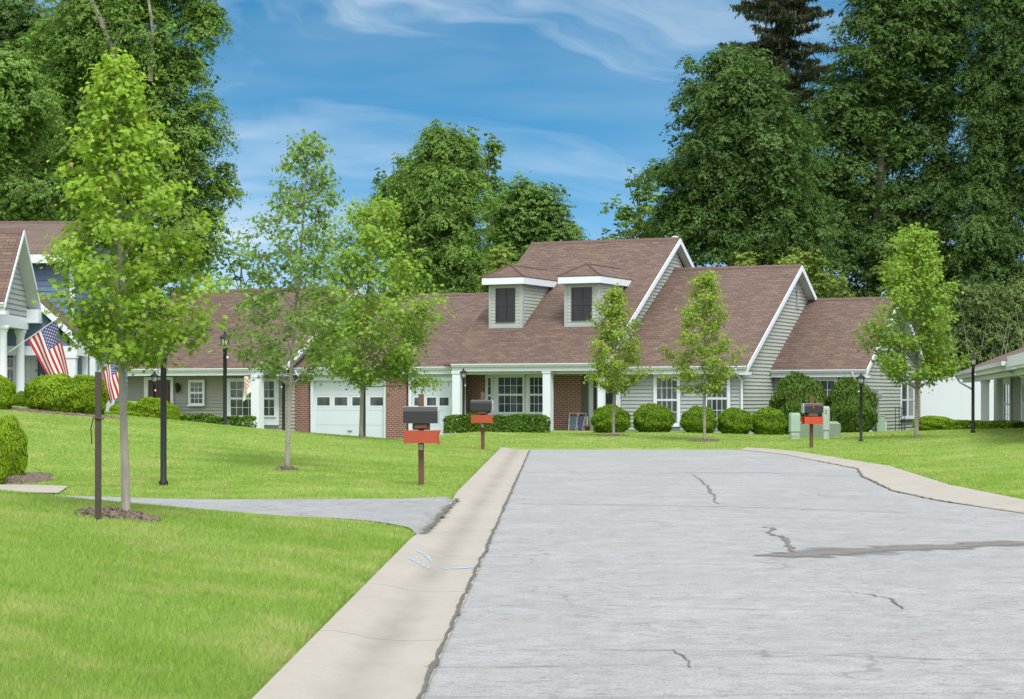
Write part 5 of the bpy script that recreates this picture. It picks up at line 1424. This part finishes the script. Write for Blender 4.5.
# ------------------------------------------------------------------ young street trees
def young_tree(px, py, top, h0, lean, profile, mat, label, seed, nb=30, twigs=7, lpt=11, leaf=.1, r0=.05, Y=None, shape=MAPLE, clus=.16, group='young street trees on the lawns', barkmat='bark_grey', gapfrac=.0):
    """profile: rows (pixel y, half width left, half width right) around the leaning trunk line"""
    rng = np.random.default_rng(seed)
    Yd = Y or solveY(px, py, 12, 72); X = PX(px, Yd); zb = tzf(X, Yd); s = F / Yd
    root = empty('young_tree', (X, Yd, zb)); Ht = PZ(top, Yd) - zb; hc = PZ(h0, Yd) - zb
    lx = lean / s
    def trunk(z):
        t = np.clip(z / Ht, 0, 1); return np.array([lx * t ** 1.3 + .03 * math.sin(t * 7 + seed) * t, .05 * math.sin(t * 5 + seed * 2) * t, z])
    tb = MB(); zs = np.linspace(-.1, Ht * .97, 22)
    tb.tube([trunk(z) for z in zs], [max(.006, r0 * (1 - .88 * max(0, z) / Ht) * (1.35 if z < .05 else 1)) for z in zs], 8)
    prof = sorted(profile); py_ = [p[0] for p in prof]; pl = [p[1] / s for p in prof]; pr = [p[2] / s for p in prof]
    PP, NN, TT = [], [], []
    zlow = PZ(max(py_), Yd) - zb
    for i in range(nb):
        f = (i + .5) / nb; zt = zlow + (Ht - zlow) * (f ** .92)
        azm = i * 2.39996 + rng.normal(0, .25); ca, sa = math.cos(azm), math.sin(azm)
        prow = HY - (zb + zt - CH) * s
        rl, rr_ = np.interp(prow, py_, pl), np.interp(prow, py_, pr)
        Rr = (rl * (1 - ca) / 2 + rr_ * (1 + ca) / 2) * rng.choice([rng.uniform(.5, .8), rng.uniform(.85, 1.15)])
        slope = rng.uniform(.55, 1.0)
        z0 = max(hc * .97, zt - Rr * slope - .1); z0 = min(z0, Ht * .93)
        a = trunk(z0); tip = trunk(zt) * np.array([1, 1, 0]) + np.array([ca * Rr, sa * Rr, zt])
        tip[2] = max(tip[2], z0 - .12 * Rr); mid = a * .45 + tip * .55 + np.array([0, 0, -.06 * Rr + .02])
        def br(t): return a * (1 - t) ** 2 + 2 * mid * t * (1 - t) + tip * t * t
        ts = np.linspace(0, 1, 7); rb = r0 * .34 * (1 - .75 * z0 / Ht)
        tb.tube([br(t) for t in ts], [max(.004, rb * (1 - .8 * t)) for t in ts], 5, 0, False)
        nt = max(3, int(twigs * (.45 + Rr * .8)))
        for k in range(nt):
            t = rng.uniform(.3, 1.0) ** .8 if k else 1.0; p = br(t)
            dv = unit(np.array([ca + rng.normal(0, .8), sa + rng.normal(0, .8), rng.uniform(-.15, .6)])); ln = rng.uniform(.08, .30) * (.4 + Rr * .6)
            q = p + dv * ln
            if k % 2 == 0: tb.tube([p, q], [.0045, .003], 4, 0, False)
            if rng.random() < gapfrac: continue
            tv = rng.uniform(0, 1) * .6 + .4 * f
            m_ = max(3, int(lpt * rng.uniform(.6, 1.4)))
            off = rng.normal(size=(m_, 3)) * np.array([clus, clus, clus * .6])
            PP.append(q + off); NN.append(rng.normal(size=(m_, 3)) * .55 + np.array([ca * .4, sa * .4 - .15, .7]) + unit(off) * .3); TT.append(np.full(m_, tv))
    # leaves along the leader
    m_ = nb * 3; zz = rng.uniform(hc + .2 * (Ht - hc), Ht, m_)
    LP = np.array([trunk(z) for z in zz]) + rng.normal(size=(m_, 3)) * np.array([.09, .09, .08]); PP.append(LP); NN.append(rng.normal(size=(m_, 3)) + np.array([0, 0, .6])); TT.append(rng.random(m_))
    P = np.concatenate(PP); N = np.concatenate(NN); T = np.concatenate(TT)
    tb.build('trunk', barkmat, root, True)
    V = leaves(P, N, leaf * rng.uniform(.45, 1.3, len(P)), shape, rng, (0, 0, -.9))
    np_mesh('crown', V, len(shape), mat, root, np.clip(T + rng.normal(0, .08, len(T)), 0, 1))
    tag(root, label, 'tree', group)
    return root, Yd
T1 = young_tree(126, 519, 63, 364, -14, [(62, 3, 4), (90, 11, 12), (120, 22, 20), (150, 28, 30), (190, 46, 58), (215, 56, 70), (250, 58, 80), (280, 56, 88), (310, 44, 84), (330, 36, 78), (346, 32, 64), (356, 16, 46), (362, 8, 26)],
                'leaf_spring', 'young tree with bright yellow green leaves in the mulch bed, closest to the camera', 21, nb=62, twigs=12, lpt=32, leaf=.062, r0=.046, clus=.085, gapfrac=.13)
T2 = young_tree(287, 470, 138, 384, 22, [(138, 6, 8), (170, 28, 22), (200, 34, 26), (240, 66, 34), (280, 62, 44), (320, 66, 48), (350, 68, 44), (374, 50, 36)],
                'leaf_tall', 'slender tall young tree with sparse foliage and thin trunk on the lawn', 22, nb=54, twigs=9, lpt=18, leaf=.085, r0=.052, clus=.115, gapfrac=.1)
T3 = young_tree(361, 438, 198, 385, 12, [(198, 10, 22), (230, 34, 36), (270, 44, 54), (310, 52, 74), (348, 58, 86), (364, 42, 86), (374, 16, 84), (384, 3, 74)],
                'leaf_young', 'broad leafy young tree in front of the white garage door', 23, nb=62, twigs=10, lpt=25, leaf=.11, r0=.062, clus=.18, gapfrac=.12, Y=solveY(361, 438, 52, 72))
T4 = young_tree(613.5, 436, 289, 394, 2, [(289, 4, 5), (310, 15, 15), (330, 20, 20), (350, 28, 27), (366, 30, 31), (380, 24, 28), (389, 8, 10)],
                'leaf_bright', 'small young tree before the porch and its round shrub', 24, nb=46, twigs=10, lpt=22, leaf=.09, r0=.05, clus=.12, gapfrac=.06, Y=solveY(613.5, 436, 58, 71))
T5 = young_tree(704.5, 441, 273, 397, 0, [(273, 4, 5), (295, 14, 13), (315, 17, 17), (335, 32, 22), (352, 44, 30), (370, 40, 34), (383, 24, 26), (392, 8, 10)],
                'leaf_bright', 'small young tree with a narrow pointed crown in front of the two windows', 25, nb=46, twigs=10, lpt=22, leaf=.09, r0=.05, clus=.12, gapfrac=.06, Y=solveY(704.5, 441, 58, 71))
T6 = young_tree(916.5, 438, 229, 388, 0, [(229, 5, 8), (255, 24, 24), (275, 28, 30), (300, 38, 38), (330, 54, 46), (348, 54, 50), (366, 44, 42), (378, 20, 22)],
                'leaf_young', 'leafy young tree in front of the side wall of the low wing', 26, nb=60, twigs=10, lpt=23, leaf=.11, r0=.07, clus=.16, gapfrac=.1, Y=solveY(916.5, 438, 50, 71))
bed(PX(119, T1[1]), T1[1] - .05, .40, .34, .04, 'ring of brown bark mulch around the nearest young tree')
bed(PX(287, T2[1]), T2[1], .22, .24, .015, 'small ring of mulch at the foot of the slender tree')
bed(PX(613, T4[1]), T4[1], .5, .45, .015, 'small ring of mulch at the foot of the tree by the porch')
bed(PX(704, T5[1]), T5[1], .5, .5, .015, 'small ring of mulch at the foot of the tree with the pointed crown')
bed(PX(-4, 32.6), 32.9, .95, .95, .04, 'bed of dark mulch under the round bushes by the driveway')
bed(PX(40, 51.0), 50.9, 1.9, .6, .03, 'bed of mulch under the bushes of the blue house')

# ------------------------------------------------------------------ woods behind the houses
def wood_tree(name, Z, blobs, mat, label, seed, trunk_px, nclump=220, per=150, leaf=.26, rc=1.0, group='big trees behind the houses', limbs=None, bark='bark_dark', flat=.68, droop=0.0, tr=.32, fill=.35):
    """blobs: (px, py, rx, ry) ellipses of the outline at distance Z, each given its own depth"""
    rng = np.random.default_rng(seed); s = F / Z
    X0 = PX(trunk_px, Z); z0 = tzf(X0, Z); root = empty(name, (X0, Z, z0))
    area = np.array([b[2] * b[3] for b in blobs], float); cnt = np.maximum(4, (nclump * area / area.sum()).astype(int))
    PP, NN, TT, CC = [], [], [], []
    ztop = max(PZ(b[1] - b[3], Z) for b in blobs)
    tb = MB()
    top = np.array([0, 0, (PZ(min(b[1] for b in blobs), Z) - z0)])
    zs = np.linspace(-.3, top[2], 9); w_ = rng.uniform(-.35, .35, 2)
    tb.tube([(w_[0] * math.sin(z * .3), w_[1] * math.sin(z * .25), z) for z in zs], [max(.04, tr * (1 - .85 * max(0, z) / top[2])) for z in zs], 9)
    for (b, c) in zip(blobs, cnt):
        bx, bz = PX(b[0], Z) - X0, PZ(b[1], Z) - z0; rx, rz = b[2] / s, b[3] / s; ry = min(rx, 4.5) * .9
        by = rng.uniform(-1.2, 1.2)
        for _ in range(int(2 + c / 40)):
            e = np.array([bx, by, bz]) + unit(rng.normal(size=3)) * np.array([rx, ry, rz]) * .55
            st = np.array([0, 0, max(.5, min(top[2] * .85, e[2] - 1.2 - abs(e[0]) * .5))]); md = (st + e) / 2 + np.array([0, 0, -.3])
            tb.tube([st, md, e], [tr * .32, tr * .2, .03], 5, 0, False)
        for _ in range(c):
            d = unit(rng.normal(size=3)); rr = rng.uniform(.62, 1.0) if rng.random() > fill else rng.uniform(.15, .7); spray = rng.random() < .28
            if spray: rr = rng.uniform(1.0, 1.28)
            ctr = np.array([bx, by, bz]) + d * np.maximum(.3, np.array([rx, ry, rz]) - rc * .45) * rr
            if ctr[2] < .4: continue
            R_ = rc * 1.3 * rng.uniform(.5, 1.2) * (.5 if spray else 1); n_ = int(per * 2.5 * rng.uniform(.6, 1.3) * (R_ / rc) ** 1.6)
            k_ = max(3, n_ // 11); tw = unit(rng.normal(size=(k_, 3))) * (rng.random((k_, 1)) ** .42) * rng.uniform(.75, 1.2, (k_, 1))
            tw[:, 2] = np.abs(tw[:, 2]) * np.where(rng.random(k_) < .72, 1, -.8)
            wh = rng.integers(0, k_, n_); t_ = rng.random((n_, 1)); out = unit(tw * np.array([1, 1, .25]) + 1e-6)
            g = tw[wh] + out[wh] * (t_ - .4) * .34 + np.array([0, 0, -.20]) * t_ ** 2 + rng.normal(size=(n_, 3)) * np.array([.075, .075, .05])
            p = ctr + g * np.array([R_, R_, R_ * flat]); rad = np.hypot(g[:, 0], g[:, 1]); p[:, 2] -= droop * R_ * rad ** 2
            PP.append(p); NN.append(g * np.array([.6, .6, .8]) + d * .25 + np.array([0, 0, .35]) + rng.normal(size=(n_, 3)) * .30); TT.append(np.full(n_, np.clip(rng.normal(.5 + .12 * math.sin(b[0] * .3 + b[1] * .2), .26), 0, 1)) + rng.normal(0, .06, k_)[wh])
    if limbs:
        for L_ in limbs:
            pts = [(PX(q[0], Z) - X0, -q[3] if len(q) > 3 else -1.5, PZ(q[1], Z) - z0) for q in L_]; tb.tube(pts, [q[2] for q in L_], 7, 1, False)
    P = np.concatenate(PP); N = np.concatenate(NN); T = np.concatenate(TT)
    tb.build('trunk', [bark, 'bark_pale'], root, True)
    V = leaves(P, N, leaf * .54 * rng.uniform(.5, 1.35, len(P)), RHOMB * np.array([1.35, 1]), rng, (0, 0, -.5))
    np_mesh('crown', V, 4, mat, root, T)
    tag(root, label, 'tree', group)
    return root

wood_tree('broadleaf_tree', 92, [(150, 40, 70, 75), (110, 120, 70, 80), (180, 140, 46, 90), (196, 220, 34, 60), (120, 220, 70, 70), (160, -40, 60, 50), (205, 20, 18, 30), (100, 300, 90, 40), (222, 178, 12, 26), (105, 30, 50, 60), (60, 60, 40, 70)], 'leaf_wood',
          'huge tree with pale limbs showing, behind the nearest young tree', 41, 140, 1000, 175, .22, .85, limbs=[[(128, 95, .16, 2.6), (124, 60, .15, 2.7), (112, 30, .13, 2.6), (95, -5, .1, 2.4)], [(124, 58, .1, 2.6), (138, 30, .07, 2.4), (142, 5, .05, 2)], [(160, 90, .12, 2.5), (163, 40, .09, 2.6), (158, 10, .06, 2.4)]], droop=.25)
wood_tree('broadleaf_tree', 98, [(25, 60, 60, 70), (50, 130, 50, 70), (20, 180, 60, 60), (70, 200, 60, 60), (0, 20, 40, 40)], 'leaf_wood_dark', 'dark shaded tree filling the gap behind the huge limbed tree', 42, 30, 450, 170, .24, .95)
wood_tree('broadleaf_tree', 84, [(14, 110, 46, 60), (0, 170, 40, 50), (30, 200, 44, 30)], 'leaf_wood', 'leafy tree rising behind the brown roof of the blue house', 43, 0, 260, 170, .22, .8)
wood_tree('broadleaf_tree', 110, [(246, 262, 24, 22), (222, 265, 20, 30), (262, 290, 22, 20)], 'leaf_wood_light', 'thin light tree seen beyond the roof, behind the slender young tree', 44, 245, 50, 40, .24, .42, fill=.2, tr=.1)
wood_tree('broadleaf_tree', 104, [(448, 165, 38, 44), (442, 220, 52, 62), (450, 280, 50, 50), (425, 190, 36, 40), (440, 138, 18, 18)], 'leaf_wood', 'dense upright leafy tree covered to the ground, behind the garage roof', 45, 447, 600, 175, .2, .75, droop=.35)
wood_tree('broadleaf_tree', 110, [(398, 190, 20, 32), (392, 225, 24, 36), (405, 260, 26, 40), (408, 165, 9, 14)], 'leaf_wood', 'lighter ragged tree at the flank of the dense upright tree', 46, 398, 120, 80, .24, .55, fill=.25, tr=.14)
wood_tree('broadleaf_tree', 116, [(493, 148, 9, 24), (488, 185, 13, 36), (470, 150, 10, 22), (498, 215, 16, 40)], 'leaf_wood', 'thin tall tree poking up behind the dense upright tree', 47, 488, 90, 70, .24, .45, fill=.2, tr=.12)
wood_tree('broadleaf_tree', 112, [(525, 235, 40, 50), (548, 215, 22, 34), (520, 195, 20, 22), (566, 232, 12, 20), (510, 270, 34, 40), (556, 255, 26, 30)], 'leaf_wood_light', 'rounded lighter tree rising above the tall ridge of the long house', 48, 530, 300, 125, .25, .85, fill=.35, tr=.2)
wood_tree('broadleaf_tree', 100, [(503, 262, 14, 20), (500, 285, 20, 20)], 'leaf_wood_lime', 'small lime green tree in the corner between the two roofs', 49, 502, 40, 90, .22, .6, tr=.1)
wood_tree('broadleaf_tree', 118, [(640, 205, 26, 36), (632, 180, 12, 14), (618, 220, 16, 20), (655, 190, 20, 26), (612, 236, 18, 16)], 'leaf_wood', 'lacy dark tree at the edge of the open sky above the ridge', 50, 640, 80, 60, .24, .45, fill=.15, tr=.14)
wood_tree('broadleaf_tree', 102, [(645, 232, 18, 20), (620, 245, 26, 16), (655, 255, 20, 20)], 'leaf_wood_lime', 'small lime green tree peeping over the tall ridge', 51, 645, 46, 90, .22, .55, tr=.1)
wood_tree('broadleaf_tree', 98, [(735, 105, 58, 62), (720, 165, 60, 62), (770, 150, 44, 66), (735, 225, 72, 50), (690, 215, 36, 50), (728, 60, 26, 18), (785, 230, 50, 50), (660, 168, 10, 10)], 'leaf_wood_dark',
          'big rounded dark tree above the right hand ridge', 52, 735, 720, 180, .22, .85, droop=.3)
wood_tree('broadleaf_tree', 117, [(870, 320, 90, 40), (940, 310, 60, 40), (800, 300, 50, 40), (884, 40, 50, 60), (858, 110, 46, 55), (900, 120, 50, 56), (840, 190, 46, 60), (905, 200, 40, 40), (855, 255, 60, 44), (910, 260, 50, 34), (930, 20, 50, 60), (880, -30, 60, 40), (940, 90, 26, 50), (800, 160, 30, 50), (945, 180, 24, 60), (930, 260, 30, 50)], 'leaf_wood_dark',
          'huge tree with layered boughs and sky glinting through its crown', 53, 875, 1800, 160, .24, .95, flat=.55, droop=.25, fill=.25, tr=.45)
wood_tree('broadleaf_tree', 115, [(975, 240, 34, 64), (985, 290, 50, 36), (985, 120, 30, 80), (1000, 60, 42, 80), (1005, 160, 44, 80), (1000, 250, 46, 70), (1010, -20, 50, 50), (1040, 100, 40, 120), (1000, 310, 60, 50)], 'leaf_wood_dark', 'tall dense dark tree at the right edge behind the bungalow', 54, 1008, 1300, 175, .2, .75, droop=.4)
wood_tree('broadleaf_tree', 96, [(790, 262, 34, 20), (765, 255, 24, 16), (812, 275, 26, 18), (830, 290, 24, 16), (740, 262, 20, 14)], 'leaf_wood_lime', 'low lime green tree peeping over the ridge before the dark trees', 55, 790, 90, 80, .22, .45, fill=.2, tr=.12)
wood_tree('broadleaf_tree', 99, [(905, 252, 16, 18), (895, 270, 18, 14)], 'leaf_wood_lime', 'small lime green tree just above the leafy young tree', 56, 905, 26, 90, .22, .6, tr=.1)
wood_tree('overgrown_thicket', 109, [(965, 318, 44, 36), (1015, 305, 40, 30), (945, 340, 34, 34), (1000, 330, 40, 36), (960, 300, 34, 20), (985, 365, 60, 30), (900, 340, 40, 40)], 'leaf_thicket', 'dull green overgrown thicket with bare twigs above the white fence', 57, 965, 900, 110, .17, .6,
          limbs=[[(925 + 3.6 * i + math.sin(i * 2.1) * 5 + k * math.sin(i * 1.7) * 3.5, 378 - k * (13 + 5 * math.sin(i * 3.3)) , .03 - .006 * k, 1.6 + .8 * math.sin(i * 1.3)) for k in range(5)] for i in range(26)], droop=.3, tr=.15)

def spruce(px, Z, ytop, ybot, wtop, wbot, label, seed):
    rng = np.random.default_rng(seed); s = F / Z; X0 = PX(px, Z); z0 = tzf(X0, Z); root = empty('spruce_tree', (X0, Z, z0))
    zt, zb_ = PZ(ytop, Z) - z0, PZ(ybot, Z) - z0
    tb = MB(); tb.tube([(0, 0, -.3), (0, 0, zt * .5), (.1, 0, zt)], [.4, .28, .03], 9)
    PP, NN, BB, TT = [], [], [], []
    z = zb_
    while z < zt - .3:
        f = (zt - z) / (zt - zb_); L = (wtop + (wbot - wtop) * f) / s * rng.uniform(.85, 1.1)
        for k in range(int(rng.integers(6, 10))):
            a = rng.uniform(0, 6.28); ln = L * rng.uniform(.6, 1.1); ca, sa = math.cos(a), math.sin(a)
            ts = np.linspace(0, 1, 8); zz = z + .05 * ln - .55 * ln * ts ** 1.2 * .55 + .22 * ln * ts ** 3
            pts = np.stack([ca * ln * ts, sa * ln * ts, zz], 1); tb.tube(pts, [max(.012, .05 * (1 - t)) for t in ts], 5, 0, False)
            n_ = int(110 * ln)
            t = rng.uniform(.12, 1, n_); base = np.stack([np.interp(t, ts, pts[:, i]) for i in range(3)], 1)
            side = rng.normal(0, .16, n_) * (1.2 - t * .6)
            base[:, 0] += -sa * side * 1.6; base[:, 1] += ca * side * 1.6; base[:, 2] -= np.abs(rng.normal(0, .22, n_)) * (1.1 - .5 * t)
            PP.append(base); NN.append(rng.normal(size=(n_, 3)) * .8 + np.array([ca * .3, sa * .3, .3])); TT.append(np.full(n_, rng.random()))
        z += rng.uniform(.55, .8)
    P = np.concatenate(PP); N = np.concatenate(NN); T = np.concatenate(TT)
    tb.build('trunk', 'bark_dark', root, True)
    V = leaves(P, N, .36 * rng.uniform(.6, 1.3, len(P)), RHOMB * np.array([.42, 1]), rng, (0, 0, -1.2))
    np_mesh('crown', V, 4, 'needle_dark', root, T)
    tag(root, label, 'tree', 'big trees behind the houses')
spruce(783, 124, -190, 130, 10, 90, 'tall dark spruce with drooping boughs behind the rounded dark tree', 61)

def treeline():
    rng = np.random.default_rng(71); PP, NN, TT = [], [], []
    for _ in range(520):
        x = rng.uniform(-75, 75); y = 165 + rng.uniform(-6, 12); h = 6.5 + 1.6 * math.sin(x * .13) + rng.uniform(-1, 1)
        c = np.array([x, y, h * rng.uniform(.15, 1) ** .6]); n_ = 90; g = unit(rng.normal(size=(n_, 3))) * rng.random((n_, 1)) ** .4
        PP.append(c + g * np.array([2.0, 2.0, 1.2])); NN.append(g + np.array([0, 0, .5]) + rng.normal(size=(n_, 3)) * .4); TT.append(np.full(n_, rng.random()))
    P = np.concatenate(PP); P = P[P[:, 2] > 0] if False else P
    V = leaves(P, np.concatenate(NN), .55 * rng.uniform(.6, 1.3, len(P)), RHOMB * np.array([1.4, 1]), rng)
    o = np_mesh('treeline', V, 4, 'leaf_wood', None, np.concatenate(TT)); tag(o, 'far low line of woodland beyond the houses', 'woodland', kind='stuff')
treeline()

# ------------------------------------------------------------------ grass blades
def grass():
    rng = np.random.default_rng(81)
    n = 1300000
    # distances with density falling as 1/d^2 so that blades read evenly, spread over a wedge wider than the view
    Ymin, Ymax = 8.5, 72.0
    u_ = rng.random(n); Y = Ymin * (Ymax / Ymin) ** u_
    # thin the near range: area per unit log-distance grows as d^2, projected rows as 1/d
    keep = rng.random(n) < np.clip(1.35 * (Ymin * 1.6 / Y) ** .55, .25, 1); Y = Y[keep]
    X = rng.uniform(-.31, .31, len(Y)) * Y
    Yc = np.minimum(Y, ROAD_END); ok = (X < xl_out(Yc) + .02) | (X > xr_out(Yc) - .02) | (Y > ROAD_END - .03)
    ok &= ~inpoly(X, Y, DRIVE) & ~inpoly(X, Y, PATH)
    for (cx, cy, rx, ry) in BEDS: ok &= ((X - cx) / rx) ** 2 + ((Y - cy) / ry) ** 2 > .92
    # not under the houses
    U_ = (X - H.X) * H.c - (Y - H.Y) * H.s; V_ = (X - H.X) * H.s + (Y - H.Y) * H.c
    ok &= ~((V_ > -1.2) & (U_ < uE) & (U_ > -35))
    X, Y = X[ok], Y[ok]; m = len(X)
    Z = tz(X, Y)
    clump = .75 + .5 * np.sin(X * 3.1 + np.sin(Y * 2.3)) * np.sin(Y * 2.7 + X)
    h = rng.uniform(.020, .040, m) * (1 + .25 * clump) * np.clip(1.1 - Y * .006, .7, 1.05); w = np.maximum(.003, Y * .00034) * rng.uniform(.7, 1.3, m)
    a = rng.uniform(0, np.pi, m); lean = rng.normal(0, .5, (m, 2)) * h[:, None]
    ex, ey = np.cos(a) * w, np.sin(a) * w
    B0 = np.stack([X - ex, Y - ey, Z - .01], 1); B1 = np.stack([X + ex, Y + ey, Z - .01], 1); T_ = np.stack([X + lean[:, 0], Y + lean[:, 1], Z + h], 1)
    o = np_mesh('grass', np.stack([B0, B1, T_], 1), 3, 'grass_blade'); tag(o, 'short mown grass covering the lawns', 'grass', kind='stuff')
grass()
